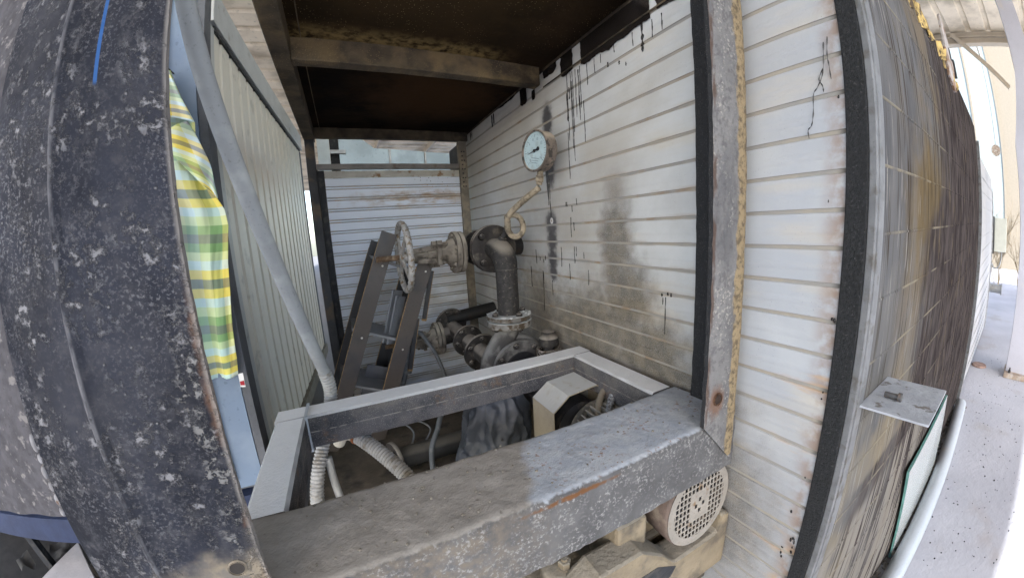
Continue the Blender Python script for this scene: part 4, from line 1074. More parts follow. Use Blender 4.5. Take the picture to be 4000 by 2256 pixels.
# the turned-over top corner
def ff_(u, v):
    top = Vector((-0.531,1.470,0.628)); l = Vector((-0.585,1.455,0.43)); r_ = Vector((-0.447,1.452,0.438))
    e = l.lerp(r_, u); p = top.lerp(e, v)
    return (p.x, p.y-0.012*math.sin(u*math.pi)*v+0.006*math.sin(u*11)*v, p.z+0.020*math.sin(u*math.pi*1.0)*v)
cloth('turned_corner', 30, 24, ff_, lambda u,v: (u*0.35+0.2, v*0.36+0.31), ct)
def fg_(u, v):
    a = Vector((-0.575,1.458,0.395)); b = Vector((-0.470,1.456,0.445)); c_ = Vector((-0.405,1.460,0.185))
    t0 = a.lerp(b, u); p = t0.lerp(c_, v)
    return (p.x+0.02*math.sin(v*3.1)*u, p.y-0.014*math.sin(u*3.14)*(1-v)+0.004*math.sin(v*14+u*6), p.z)
cloth('side_fold', 24, 30, fg_, lambda u,v: (u*0.30+0.15+v*0.12, 0.9-v*0.35+u*0.15), ct)
mb = MB(); mb.add([(-0.437,1.458,-0.44),(-0.420,1.456,-0.437),(-0.421,1.456,-0.492),(-0.438,1.458,-0.490)],[(0,1,2,3)],0); mb.add([(-0.436,1.4565,-0.468),(-0.4215,1.4545,-0.466),(-0.4215,1.4545,-0.485),(-0.4365,1.4565,-0.483)],[(0,1,2,3)],1)
mb.build('sewn_label', [plain('white_tape', (0.7,0.7,0.68), 0.7, 0.03), plain('red_print', (0.35,0.02,0.03), 0.7, 0.05)], ct)
nl = MB(); nl.cyl((-0.531,1.466,0.632),(-0.529,1.516,0.634),0.003,n=8); tag(nl.build('nail', M_DARK), 'dark nail holding up the checked cloth', 'nail')

# ------------------------------------------------------------------ conduit and ribbed hoses
M_COND = plain('grey_plastic_conduit', (0.30,0.31,0.31), 0.6, 0.08, (0.40,0.41,0.40), 9, 0.5, 0.7, 50, 0.0006)
c0, c1 = Vector((-0.139,1.42,-0.487)), Vector((-0.2955,0.90,0.544))
cdir = (c1-c0).normalized()
mb = MB(); mb.lathe(c0, cdir, [(0,0.0205),(0.004,0.0215),(0.3,0.022),(1.55,0.024)], 28); tag(mb.build('conduit_pipe', M_COND, smooth=40), 'straight grey plastic conduit slanting down past the corrugated shed', 'conduit')
M_HOSE = plain('dusty_white_ribbed_hose', (0.33,0.328,0.315), 0.7, 0.15, (0.20,0.18,0.15), 30, 0.5, 0.68, 80, 0.001)
def ribbed(name, pts, r, label, pitch=0.0125):
    P = curve(pts, 60)
    L = [0]
    for a, b in zip(P, P[1:]): L.append(L[-1]+(b-a).length)
    n = int(L[-1]/pitch*6)
    Q, ii = [], 0
    for k in range(n+1):
        s = L[-1]*k/n
        while ii < len(L)-2 and L[ii+1] < s: ii += 1
        t = (s-L[ii])/max(1e-9, L[ii+1]-L[ii]); Q.append(P[ii].lerp(P[ii+1], t))
    m = MB(); m.tube(Q, lambda i: r*(1+0.075*math.cos(2*math.pi*i/6)), 18)
    return tag(m.build(name, M_HOSE, smooth=180), label, 'hose')
ribbed('ribbed_hose', [tuple(c0+cdir*0.012),(-0.133,1.423,-0.53),(-0.135,1.425,-0.58),(-0.155,1.405,-0.67),(-0.193,1.345,-0.755),(-0.222,1.29,-0.84),(-0.238,1.265,-0.95),(-0.24,1.26,-1.06),(-0.24,1.26,-1.19)], 0.0235, 'dusty white ribbed hose hanging down from the grey conduit')
ribbed('ribbed_hose', [(-0.055,1.300,-0.712),(-0.02,1.255,-0.728),(0.03,1.185,-0.757),(0.085,1.10,-0.80),(0.13,1.02,-0.86),(0.16,0.97,-0.95),(0.17,0.95,-1.08),(0.17,0.94,-1.19)], 0.025, 'dusty white ribbed hose with an orange clamp slanting through the frame opening')
mb = MB(); mb.lathe((-0.062,1.309,-0.709),(0.035,-0.045,-0.016),[(0,0.0295),(0.010,0.0295)],20); tag(mb.build('hose_clamp', plain('orange_clamp', (0.30,0.10,0.035), 0.7), smooth=40), 'orange-brown clamp ring on the end of the slanting hose', 'hose clamp')
mb = MB(); mb.tube(curve([(-0.13,1.345,-0.74),(-0.11,1.33,-0.705),(-0.085,1.32,-0.702),(-0.06,1.306,-0.712)],10),0.0225,14); tag(mb.build('hose_elbow', plain('cream_plastic_elbow', (0.45,0.42,0.35), 0.6)), 'cream plastic elbow between the two ribbed hoses', 'pipe elbow')
mb = MB(); mb.tube(curve([(-0.175,1.33,-0.78),(-0.17,1.32,-0.87),(-0.15,1.28,-0.97),(-0.10,1.22,-1.08),(-0.06,1.18,-1.19)],10),0.014,12); tag(mb.build('smooth_hose', plain('grey_smooth_hose', (0.33,0.33,0.32), 0.6), smooth=180), 'thin smooth grey hose curving beside the hanging ribbed hose', 'hose')

# ------------------------------------------------------------------ ventilation duct behind the bay
du = thing('ventilation_duct', 'galvanised ventilation duct running behind the back wall', 'duct', (0.6, 4.6, GROUND))
M_DUCT = plain('galvanised_duct', (0.27,0.32,0.345), 0.4, 0.12, (0.21,0.25,0.27), 3, 0.45, 0.6, 15, 0.002, metal=0.5)
mb = MB(); mb.prism([(0.03,4.5,0.72),(0.33,4.5,0.72),(0.41,4.5,1.09),(0.27,4.5,1.19),(0.03,4.5,1.60)],(0,0.5,0)); mb.build('branch', M_DUCT, du)
mb = MB(); mb.prism([(0.3305,4.52,0.72),(1.9,4.52,0.70),(1.9,4.52,1.0),(0.4105,4.52,1.085)],(0,0.45,0)); mb.build('run', M_DUCT, du)
for xx in (0.60, 1.03):
    mb = MB(); mb.box((xx-0.012,4.500,0.71),(xx+0.012,4.5185,1.085-(xx-0.41)*0.057)); mb.build('joint_flange', M_ZINC, du, bevel=0.003)
mb = MB(); mb.box((-0.20,4.45,0.70),(-0.072,4.5,1.7)); mb.build('hanger_post', plain('pale_cyan_post', (0.50,0.56,0.58), 0.5, 0.05), du)
mb = MB(); mb.box((-0.071,4.60,0.70),(0.029,4.64,1.7)); mb.build('gap_plate', M_DARK, du)
mb = MB(); mb.box((-0.07,4.47,1.01),(0.10,4.497,1.05)); mb.build('strap', M_ZINC, du)
for xx in (-0.1, 1.6):
    mb = MB(); mb.box((xx,4.6,GROUND),(xx+0.06,4.7,0.70)); mb.build('support_leg', M_ZINC, du)

# ------------------------------------------------------------------ pump, pipework, valves
M_CAST = plain('sooty_cast_iron', (0.030,0.027,0.025), 0.8, 0.35, (0.085,0.074,0.06), 24, 0.50, 0.70, 70, 0.002, up=(0.21,0.19,0.165), uplo=0.25)
M_PIPE = plain('black_dusty_pipe', (0.026,0.0245,0.0235), 0.7, 0.35, (0.11,0.097,0.08), 70, 0.58, 0.72, 90, 0.0015, up=(0.20,0.18,0.15), uplo=0.35)
M_BLACKP = plain('black_pipe', (0.012,0.012,0.012), 0.6, 0.3, (0.03,0.02,0.015), 15, 0.5, 0.7)
M_VALVE = plain('tan_dusted_valve', (0.165,0.145,0.118), 0.8, 0.25, (0.06,0.05,0.04), 22, 0.48, 0.66, 60, 0.003, up=(0.30,0.27,0.22), uplo=0.35)
M_WHEEL = plain('chipped_grey_wheel_paint', (0.33,0.32,0.30), 0.75, 0.2, (0.17,0.12,0.07), 45, 0.53, 0.62, 90, 0.004)
M_THREAD = plain('rusty_thread', (0.20,0.135,0.085), 0.8, 0.3, (0.30,0.24,0.17), 50, 0.5, 0.6)
M_CRUST = plain('pale_crusted_flange', (0.18,0.175,0.165), 0.9, 0.3, (0.06,0.045,0.03), 26, 0.46, 0.60, 80, 0.005, up=(0.38,0.40,0.40), uplo=0.4)
M_SIPH = plain('tan_siphon_tube', (0.25,0.21,0.15), 0.85, 0.2, (0.11,0.09,0.065), 34, 0.46, 0.62, 80, 0.003, up=(0.36,0.32,0.25), uplo=0.4)
M_BEIGE = plain('beige_dusted_casting', (0.19,0.155,0.105), 0.9, 0.2, (0.10,0.085,0.065), 12, 0.45, 0.68, 70, 0.004, up=(0.25,0.225,0.18), uplo=0.4)

def hexbolt(r=0.011, h=0.010, shank=0.0):
    m = MB(); m.lathe((0,0,0),(0,0,1),[(0,r),(h*0.85,r),(h,r*0.85)],6); m.lathe((0,0,-0.002),(0,0,1),[(0,r*1.25),(0.002,r*1.25)],12)
    m.lathe((0,0,h),(0,0,1),[(0,r*0.5),(h*0.4,r*0.5)],10)
    return m
BOLT_D = hexbolt().mesh('bolt', M_CAST); BOLT_V = hexbolt().mesh('bolt', M_VALVE)
def flange(parent, c, ax, Rr, t, nb, rb, mat, bolt=BOLT_D, side=(1,), name='flange', hub=None, ph=0.4, bs=1.0):
    c, ax = Vector(c), Vector(ax).normalized()
    m = MB(); m.lathe(c-ax*t/2, ax, [(0,Rr*0.985),(0.002,Rr),(t-0.002,Rr),(t,Rr*0.985)], 40)
    if hub: m.lathe(c-ax*hub[1], ax, [(0,hub[0]),(hub[1]*2,hub[0])], 28)
    o = m.build(name, mat, parent, smooth=40)
    u = ax.cross(Vector((0,0,1)))
    if u.length < 1e-3: u = Vector((1,0,0))
    u.normalize(); w = ax.cross(u)
    for k in range(nb):
        a = ph+2*math.pi*k/nb
        for s in side: place(bolt, 'bolt', o, c+ax*s*t/2+(u*math.cos(a)+w*math.sin(a))*rb, ax*s, rz=k*0.7, scale=bs)
    return o

# discharge pipe: flange pair on the pump, riser, elbow to the tee
PX, PY = 0.770, 1.700
dp = thing('discharge_pipe', 'black dusty riser pipe with elbow and large bolted flange above the pump', 'pipe', (PX, PY, -0.50))
mb = MB(); mb.cyl((PX,PY,-0.44),(PX,PY,-0.205),0.057,n=36); mb.build('riser', M_PIPE, dp, smooth=60)
mb = MB(); mb.lathe((PX,PY,-0.212),(0,0,1),[(0,0.057),(0.004,0.0605),(0.008,0.0605),(0.012,0.057)],36,cap=False); mb.build('weld_seam', M_PIPE, dp, smooth=180)
el = []
for k in range(15):
    a = math.pi/2*k/14
    el.append((PX+0.004*k/14, PY+0.115*(1-math.cos(a)), -0.205+0.105*math.sin(a)))
el.append((PX+0.005, PY+0.150, -0.100))
mb = MB(); mb.tube(el, lambda i: 0.0585+0.004*math.sin(math.pi*min(1,i/14)), 36); mb.build('elbow', M_PIPE, dp, smooth=60)
flange(dp, (PX+0.005, 1.862, -0.100), (0,-1,0), 0.134, 0.020, 4, 0.102, M_CAST, side=(1,), ph=0.80, bs=1.55)
flange(dp, (PX+0.005, 1.886, -0.100), (0,-1,0), 0.136, 0.018, 0, 0, M_CAST)
flange(dp, (PX, PY, -0.452), (0,0,1), 0.118, 0.024, 4, 0.088, M_CRUST, side=(1,), ph=0.2, bs=1.5)
random.seed(4)
mb = MB()
for k in range(60):
    a = random.uniform(0, 6.28); r_ = random.uniform(0.06, 0.116)
    mb.sphere((PX+r_*math.cos(a), PY+r_*math.sin(a), -0.4405), random.uniform(0.004,0.011), 7, squash=(1,1,0.5))
tag(mb.build('dust_crust', plain('pale_dust', (0.44,0.45,0.45), 0.95, 0.15), dp, smooth=180), kind='stuff')
mb = MB(); mb.cyl((PX+0.010,1.757,-0.055),(PX+0.034,1.722,0.02),0.0135,n=16); mb.lathe((PX+0.010,1.757,-0.055),(0.024,-0.035,0.075),[(0,0.02),(0.018,0.02)],16); mb.build('gauge_socket', M_PIPE, dp, smooth=40)
# tee behind the flange
mb = MB(); mb.cyl((PX+0.005,1.896,-0.1),(PX+0.005,2.10,-0.1),0.062,n=28); mb.cyl((PX-0.01,1.985,-0.1),(0.628,1.985,-0.1),0.070,n=32); mb.lathe((PX+0.005,2.08,-0.1),(0,1,0),[(0,0.11),(0.03,0.11)],32); mb.cyl((PX+0.06,1.985,-0.1),(0.999,1.985,-0.1),0.055,n=24)
mb.build('tee', M_BLACKP, dp, smooth=50)

def gate_valve(c, sc_, tipx, label, stem_tilt=0.0):
    """gate valve whose bonnet and stem point to -x. c: flange centre"""
    cx, cy_, cz = c
    v = thing('gate_valve', label, 'valve', (cx, cy_, cz-0.12*sc_), 'gate valves on the pump')
    A = Vector((-1,0,0))
    def P(t, dy=0, dz=0): return (cx-t*sc_, cy_+dy*sc_, cz+dz*sc_)
    flange(v, P(0), A, 0.118*sc_, 0.024*sc_, 6, 0.094*sc_, M_VALVE, BOLT_V, side=(1,), ph=0.3, bs=1.0*sc_, name='body_flange')
    flange(v, P(0.030), A, 0.120*sc_, 0.026*sc_, 6, 0.096*sc_, M_VALVE, BOLT_V, side=(1,-1), ph=0.3, bs=1.05*sc_, name='bonnet_flange')
    m = MB(); m.lathe(P(0.04), A, [(0,0.085*sc_),(0.03*sc_,0.070*sc_),(0.055*sc_,0.042*sc_),(0.085*sc_,0.036*sc_),(0.10*sc_,0.030*sc_)], 24); m.build('bonnet', M_VALVE, v, smooth=50)
    for s in (-1, 1):
        m = MB(); m.bar(P(0.06, -0.012*s, 0.046*s), P(0.285, -0.008*s, 0.026*s), 0.044*sc_, 0.027*sc_, up=(0,0,1)); m.build('yoke_arm', M_VALVE, v, bevel=0.003)
        m = MB(); m.lathe(P(0.085, -0.045*s, 0.055*s), A, [(0,0.013*sc_),(0.085*sc_,0.013*sc_)], 10); m.lathe(P(0.115, -0.045*s, 0.055*s), A, [(0,0.024*sc_),(0.03*sc_,0.024*sc_)], 6); m.lathe(P(0.152, -0.045*s, 0.055*s), A, [(0,0.022*sc_),(0.02*sc_,0.022*sc_)], 6); m.build('gland_bolt', M_VALVE, v, smooth=30)
    m = MB(); m.lathe(P(0.09), A, [(0,0.026*sc_),(0.10*sc_,0.026*sc_),(0.10*sc_,0.018*sc_),(0.19*sc_,0.018*sc_)], 14); m.build('stuffing_box', M_VALVE, v, smooth=40)
    m = MB(); m.obox(P(0.13), (0.012*sc_,0,0), (0,0.055*sc_,0), (0,0,0.062*sc_)); m.build('gland', M_VALVE, v, bevel=0.004)
    m = MB(); m.lathe(P(0.255), A, [(0,0.034*sc_),(0.02*sc_,0.040*sc_),(0.045*sc_,0.038*sc_),(0.06*sc_,0.030*sc_)], 16); m.build('yoke_nut', M_VALVE, v, smooth=40)
    # stem with a real thread
    L = (cx-0.28*sc_) - tipx
    npt = int(L/0.0075)*4
    m = MB(); m.tube([(cx-0.28*sc_-L*i/npt, cy_, cz) for i in range(npt+1)], lambda i: (0.0155+0.0030*math.cos(math.pi*i/2))*sc_, 12); m.build('stem', M_THREAD, v, smooth=60)
    return v
uv_ = gate_valve((0.612,1.985,-0.107), 1.0, 0.140, 'tan dusted upper gate valve with a grey handwheel beside the elbow')
def handwheel(v, c, rr, tilt):
    ax = Vector((-math.cos(tilt), -math.sin(tilt), 0)); w = Vector((0,0,1)); u = ax.cross(w)
    c = Vector(c)
    m = MB()
    nn = 72
    m.tube([c+(u*math.cos(2*math.pi*k/nn)+w*math.sin(2*math.pi*k/nn))*rr for k in range(nn)], lambda i: 0.0165+0.0022*math.sin(i*0.9*math.pi), 10, closed=True)
    o = m.build('handwheel', M_WHEEL, v, smooth=180)
    for k in range(4):
        a = 0.75+2*math.pi*k/4
        d = u*math.cos(a)+w*math.sin(a)
        m = MB(); m.bar(c+d*0.025+ax*0.012, c+d*(rr-0.008), 0.030, 0.014, up=ax); m.build('spoke', M_WHEEL, o, bevel=0.003)
    m = MB(); m.lathe(c-ax*0.02, ax, [(0,0.034),(0.03,0.036),(0.045,0.030)], 18); m.build('hub', M_WHEEL, o, smooth=40)
handwheel(uv_, (0.290,1.985,-0.107), 0.182, 0.045)
lv = gate_valve((0.545,2.40,-0.715), 0.95, 0.16, 'brown lower gate valve near the floor behind the board rack')
# suction line: tee and flanges along the pump axis
sl = thing('suction_pipe', 'black suction pipe with bolted flanges low behind the pump', 'pipe', (0.68, 2.15, -0.80))
mb = MB(); mb.cyl((0.645,2.55,-0.66),(0.70,1.80,-0.735),0.055,n=28); mb.cyl((0.65,2.40,-0.70),(0.56,2.40,-0.712),0.06,n=24); mb.build('pipe', M_CAST, sl, smooth=50)
mb = MB(); mb.cyl((0.62,2.47,-0.612),(0.999,2.47,-0.575),0.046,n=24); mb.build('side_pipe', M_BLACKP, sl, smooth=50)
axs = (0.07,-1,-0.10)
flange(sl, (0.648,2.46,-0.645), axs, 0.118, 0.022, 8, 0.095, M_CAST, ph=0.3, bs=1.2)
flange(sl, (0.668,2.15,-0.690), axs, 0.104, 0.020, 6, 0.080, M_CAST, ph=0.1, bs=1.35)
flange(sl, (0.700,1.985,-0.728), axs, 0.118, 0.022, 6, 0.092, M_CAST, ph=0.55, bs=1.5)
mb = MB(); mb.lathe((0.678,2.13,-0.695), axs, [(0,0.05),(0.06,0.046),(0.12,0.055)], 24); mb.build('reducer', M_CAST, sl, smooth=50)

# pump
pm = thing('centrifugal_pump', 'dusty grey centrifugal pump casing under the riser pipe', 'pump', (0.80, 1.72, -1.2))
flange(pm, (PX, PY, -0.487), (0,0,1), 0.119, 0.034, 4, 0.088, M_CRUST, side=(-1,), ph=0.2, bs=1.5, name='discharge_flange')
M_VOL = plain('pale_dusted_pump_casing', (0.055,0.052,0.05), 0.8, 0.3, (0.14,0.135,0.125), 18, 0.45, 0.66, 80, 0.003, up=(0.17,0.167,0.16), uplo=0.25)
vp = []
for k in range(26):
    a = math.radians(100 + 290*k/25)
    rr = 0.150 + 0.0*k
    vp.append((0.795+rr*math.cos(a), 1.715, -0.775+rr*math.sin(a)))
vp = [(PX,PY,-0.50),(PX-0.012,PY+0.004,-0.535)] + [(0.795+0.150*math.cos(math.radians(a)), 1.712, -0.745+0.150*math.sin(math.radians(a))) for a in range(135,480,15)]
P_ = curve(vp, 5)
mb = MB(); mb.tube(P_, lambda i: 0.062-0.030*min(1,i/len(P_)), 24); mb.build('volute', M_VOL, pm, smooth=60)
mb = MB(); mb.lathe((0.795,1.66,-0.745),(0,1,0),[(0,0.15),(0.09,0.15)],40); mb.build('casing', M_VOL, pm, smooth=40)
flange(pm, (0.795,1.640,-0.745), (0,-1,0), 0.166, 0.026, 8, 0.142, M_VOL, ph=0.2, bs=1.35, name='front_cover')
mb = MB(); mb.lathe((0.795,1.627,-0.745),(0,-1,0),[(0,0.105),(0.004,0.100),(0.005,0.0)],36,cap=False); mb.build('seal_recess', M_DARK, pm)
mb = MB(); mb.lathe((0.795,1.62,-0.765),(0,-1,0),[(0,0.075),(0.10,0.075),(0.13,0.095),(0.30,0.095)],28); mb.build('bearing_frame', M_DARK, pm, smooth=40)
mb = MB(); mb.box((0.66,1.62,-1.199),(0.93,1.80,-0.93)); mb.build('foot', M_BEIGE, pm, bevel=0.01)

# pressure gauge on its looped siphon
gx, gy, gz = 0.846, 1.472, 0.362
pg = thing('pressure_gauge', 'round pressure gauge with pale blue dial on a looped tan siphon tube', 'gauge', (0.80, 1.7, 0.02))
GA = Vector((-1, -0.16, 0.02)).normalized()
GU = Vector((0,0,1)).cross(GA).normalized()     # to the reader's right
GW = GA.cross(GU).normalized()
RG = 0.097
M_GCASE = plain('brown_gauge_case', (0.14,0.115,0.095), 0.7, 0.3, (0.045,0.04,0.035), 40, 0.52, 0.62, 80, 0.003, up=(0.36,0.31,0.25), uplo=0.3)
mb = MB(); mb.lathe(Vector((gx,gy,gz))-GA*0.065, GA, [(0,RG*0.90),(0.006,RG*0.97),(0.055,RG*0.97),(0.058,RG),(0.066,RG),(0.068,RG*0.965),(0.066,RG*0.90),(0.060,RG*0.895)], 48, cap=False); mb.lathe(Vector((gx,gy,gz))-GA*0.065, GA, [(0,RG*0.9),(0.001,0.0)], 48, cap=False)
mb.build('case', M_GCASE, pg, smooth=40)
dial = MB(); dial.lathe(Vector((gx,gy,gz))-GA*0.006, GA, [(0,RG*0.90),(0.0005,RG*0.90)], 48)
dialo = dial.build('dial', plain('pale_blue_dial', (0.36,0.46,0.48), 0.45, 0.06, (0.28,0.33,0.33), 25, 0.5, 0.7, spec=0.4), pg)
M_INK = plain('faded_dial_ink', (0.10,0.11,0.11), 0.7, 0.2)
GC = Vector((gx,gy,gz))-GA*0.0052
mb = MB()
for k in range(31):
    a = math.radians(225-270*k/30)
    d = GU*math.cos(a) + GW*math.sin(a)
    r0 = RG*(0.72 if k % 5 else 0.66)
    s = GA.cross(d).normalized()
    w_ = 0.0007 if k % 5 else 0.0012
    mb.add([GC+d*r0-s*w_, GC+d*r0+s*w_, GC+d*RG*0.80+s*w_, GC+d*RG*0.80-s*w_], [(0,1,2,3)])
mb.build('scale_ticks', M_INK, dialo)
def text_on(txt, off_u, off_w, size, parent, name='numeral', rot=0.0):
    cu = bpy.data.curves.new(name, 'FONT'); cu.body = txt; cu.size = size; cu.align_x = 'CENTER'; cu.align_y = 'CENTER'
    tmp = bpy.data.objects.new(name, cu)
    me = bpy.data.meshes.new_from_object(tmp); bpy.data.objects.remove(tmp)
    me.materials.clear(); me.materials.append(M_INK)
    o = bpy.data.objects.new(name, me); COL.objects.link(o)
    m = Matrix((GU, GW, GA)).transposed()
    pos = GC + GA*0.0004 + GU*off_u + GW*off_w
    o.parent = parent
    o.matrix_local = Matrix.Translation(pos - LOC[pg.name]) @ m.to_4x4() @ Matrix.Rotation(rot, 4, 'Z')
    return o
for txt, ang in (('0',225),('4',180),('6',135),('8',102),('10',70),('12',30),('16',-45)):
    a = math.radians(ang)
    text_on(txt, math.cos(a)*RG*0.56, math.sin(a)*RG*0.56, 0.017, dialo)
for k in range(3):
    mb = MB()
    for j in range(9-k):
        o_ = GC+GA*0.0004+GU*(-0.028+0.0062*j)+GW*(-0.030-0.011*k-0.0016*j)
        mb.add([o_, o_+GU*0.004, o_+GU*0.004+GW*0.0035, o_+GW*0.0035], [(0,1,2,3)])
    mb.build('small_print', M_INK, dialo)
mb = MB()
nd = (GU*-0.97 + GW*-0.16).normalized(); ns_ = GA.cross(nd).normalized(); q = GC+GA*0.004
mb.add([q+nd*0.062, q+ns_*0.0032, q-nd*0.026+ns_*0.0065, q-nd*0.030, q-nd*0.026-ns_*0.0065, q-ns_*0.0032], [(0,1,2,3,4,5)]); mb.lathe(q, GA, [(0,0.008),(0.004,0.007)], 14); mb.lathe(q-nd*0.026, GA, [(0,0.010),(0.001,0.010)], 14)
mb.build('needle', M_DARK, dialo)
base_ = Vector((gx,gy,gz)) - GA*0.032 - Vector((0,0,RG*0.97))
s0 = Vector((PX+0.030,1.727,0.008))
mb = MB(); mb.lathe(base_+Vector((0,0,0.012)), (-0.10,0.12,-1), [(0,0.016),(0.03,0.016),(0.032,0.020),(0.060,0.020),(0.062,0.015),(0.075,0.015)], 8); mb.build('union_nut', M_SIPH, pg)
loopc = Vector((0.826,1.66,0.020)); lu = Vector((0.62,-0.30,0)).normalized(); 
top_ = base_ + Vector((-0.0075,0.009,-0.075))
lp_ = [top_, top_.lerp(Vector((0.775,1.63,0.09)), 0.45), Vector((0.776,1.640,0.075))]
for k in range(0, 15):
    a = math.pi + 2*math.pi*k/13*1.0
    lp_.append(loopc + lu*math.cos(a)*0.046 + Vector((0,0,1))*math.sin(a)*0.058 + Vector((0.0,0.0045*k,0)))
lp_ = lp_[:3] + lp_[3:15] + [s0+Vector((0.008,0.0,0.035)), s0]
mb = MB(); mb.tube(curve(lp_, 8), lambda i: 0.0155, 16); mb.build('siphon_tube', M_SIPH, pg, smooth=180)

# drive train in front of the pump
mb = MB()
def bagf(u, v):
    th = math.pi*v; a = 2*math.pi*u
    d = Vector((math.sin(th)*math.cos(a), math.sin(th)*math.sin(a), math.cos(th)))
    r_ = Vector((0.172,0.140,0.200))
    wv = 0.35*nz(d.x*1.5, d.y*1.5, d.z*1.5+3, 1.0)
    fold = 0.13*abs(math.sin(2.5*a+4*wv+1.2*v)) + 0.09*abs(math.sin(5.5*a+1.1-7*wv+2.5*v))*min(1, v*2.2) + 0.05*abs(math.sin(9*a+12*wv))*v + 0.10*abs(nz(d.x+4, d.y, d.z*0.6, 2.6)) + 0.025*abs(nz(d.x, d.y+7, d.z*0.5, 7.0))
    k = 1.12 - fold
    flare = 1.0 + 0.5*max(0, -d.z)**1.5
    p = Vector((d.x*r_.x*flare, d.y*r_.y*flare, d.z*r_.z))*k
    return Vector((0.530,1.390,-0.885)) + p + Vector((-0.25*max(0,-p.z)*1.0, -0.15*max(0,-p.z), 0))
mb.grid(110, 70, bagf)
def m_bag():
    n = N('dusty_black_plastic_film')
    c = n.mix((0.030,0.035,0.043), (0.052,0.059,0.071), n.ramp(n.noise(7, 4), 0.35, 0.68))
    c = n.mix(c, (0.12,0.13,0.145), n.mul(n.ramp(n.nz, 0.25, 0.8), n.ramp(n.noise(22, 4), 0.3, 0.6), 0.7))
    cr = n.math('ADD', n.vor(9, stretch=(1.2,1,0.45)), n.math('ADD', n.mul(n.vor(24, stretch=(1,0.7,0.5)), 0.25), n.mul(n.noise(9, 3), 0.5)))
    return n.fin(c, 0.45, 0, cr, 0.022, 0.4)
M_BAG = m_bag()
tag(mb.build('plastic_bag', M_BAG, smooth=55), 'crumpled dusty black plastic bag wrapped over the pump bearing', 'plastic bag')
mb = MB(); mb.lathe((0.497,1.250,-0.868),(-0.2,-1,0.1),[(0,0.006),(0.001,0.006)],10).build('bag_hole', M_DARK).parent = bpy.data.objects['plastic_bag']
gd = thing('coupling_guard', 'beige sheet metal coupling guard hood with chamfered top', 'guard', (0.80, 1.16, -1.2))
ol = [(0.648,-1.02),(0.648,-0.705),(0.722,-0.650),(0.862,-0.640),(0.945,-0.70),(0.945,-1.02)]
il = [(x+(0.004 if x < 0.8 else -0.004), z-(0.004 if z > -1 else 0)) for x, z in ol]
mb = MB()
for y in (1.075, 1.242):
    for x, z in ol: mb.v.append((x,y,z))
    for x, z in il: mb.v.append((x,y,z))
for i in range(5):
    mb.f += [(i,i+1,13+i,12+i), (6+i,18+i,19+i,7+i), (i,6+i,7+i,i+1), (12+i,13+i,19+i,18+i)]; mb.m += [0]*4
mb.build('hood', plain('beige_guard_paint', (0.36,0.31,0.22), 0.8, 0.1, (0.26,0.22,0.16), 9, 0.55, 0.72, 60, 0.0015, up=(0.46,0.47,0.46), uplo=0.55), gd)
mb = MB(); mb.lathe((0.80,1.23,-0.83),(0,-1,0),[(0,0.12),(0.13,0.12),(0.14,0.06)],32); mb.build('coupling', M_DARK, gd, smooth=40)
MX, MZ = 0.845, -0.836
mo = thing('electric_motor', 'brown dusty electric motor with a perforated fan cowl below the right post', 'motor', (MX, 0.75, -1.06))
mb = MB(); mb.lathe((MX,0.68,MZ),(0,1,0),[(0,0.112),(0.36,0.112),(0.37,0.135),(0.39,0.135)],40); mb.build('stator', plain('motor_body_grey', (0.10,0.095,0.085), 0.8, 0.2, (0.30,0.27,0.21), 15, 0.45, 0.65), mo, smooth=40)
M_FIN = plain('dusty_motor_fin', (0.26,0.25,0.22), 0.8, 0.15, (0.14,0.13,0.11), 20, 0.5, 0.7)
for k in range(36):
    a = 2*math.pi*k/36
    d = Vector((math.cos(a),0,math.sin(a))); s = Vector((-math.sin(a),0,math.cos(a)))
    c_ = Vector((MX,0.865,MZ))+d*0.128
    m = MB(); m.obox(c_, d*0.0205, Vector((0,0.17,0)), s*0.0022); m.build('cooling_fin', M_FIN, mo)
M_COWL = plain('brown_cowl_paint', (0.115,0.085,0.070), 0.75, 0.2, (0.21,0.17,0.13), 18, 0.5, 0.7, 120, 0.002)
mb = MB(); mb.lathe((MX,0.562,MZ),(0,1,0),[(0.0,0.139),(0.004,0.1425),(0.012,0.144),(0.062,0.144),(0.068,0.141),(0.10,0.141),(0.13,0.128),(0.13,0.124),(0.0,0.137)],56,cap=False); cw = mb.build('fan_cowl', M_COWL, mo, smooth=35)
M_GRIL = plain('pale_dusty_grille', (0.235,0.215,0.187), 0.85, 0.12, (0.17,0.115,0.07), 26, 0.55, 0.70, 90, 0.002)
mb = MB()
pxx, pzz = 0.0168, 0.0200
hw, hh = 0.0061, 0.0074
RGc = 0.1385
cells = []
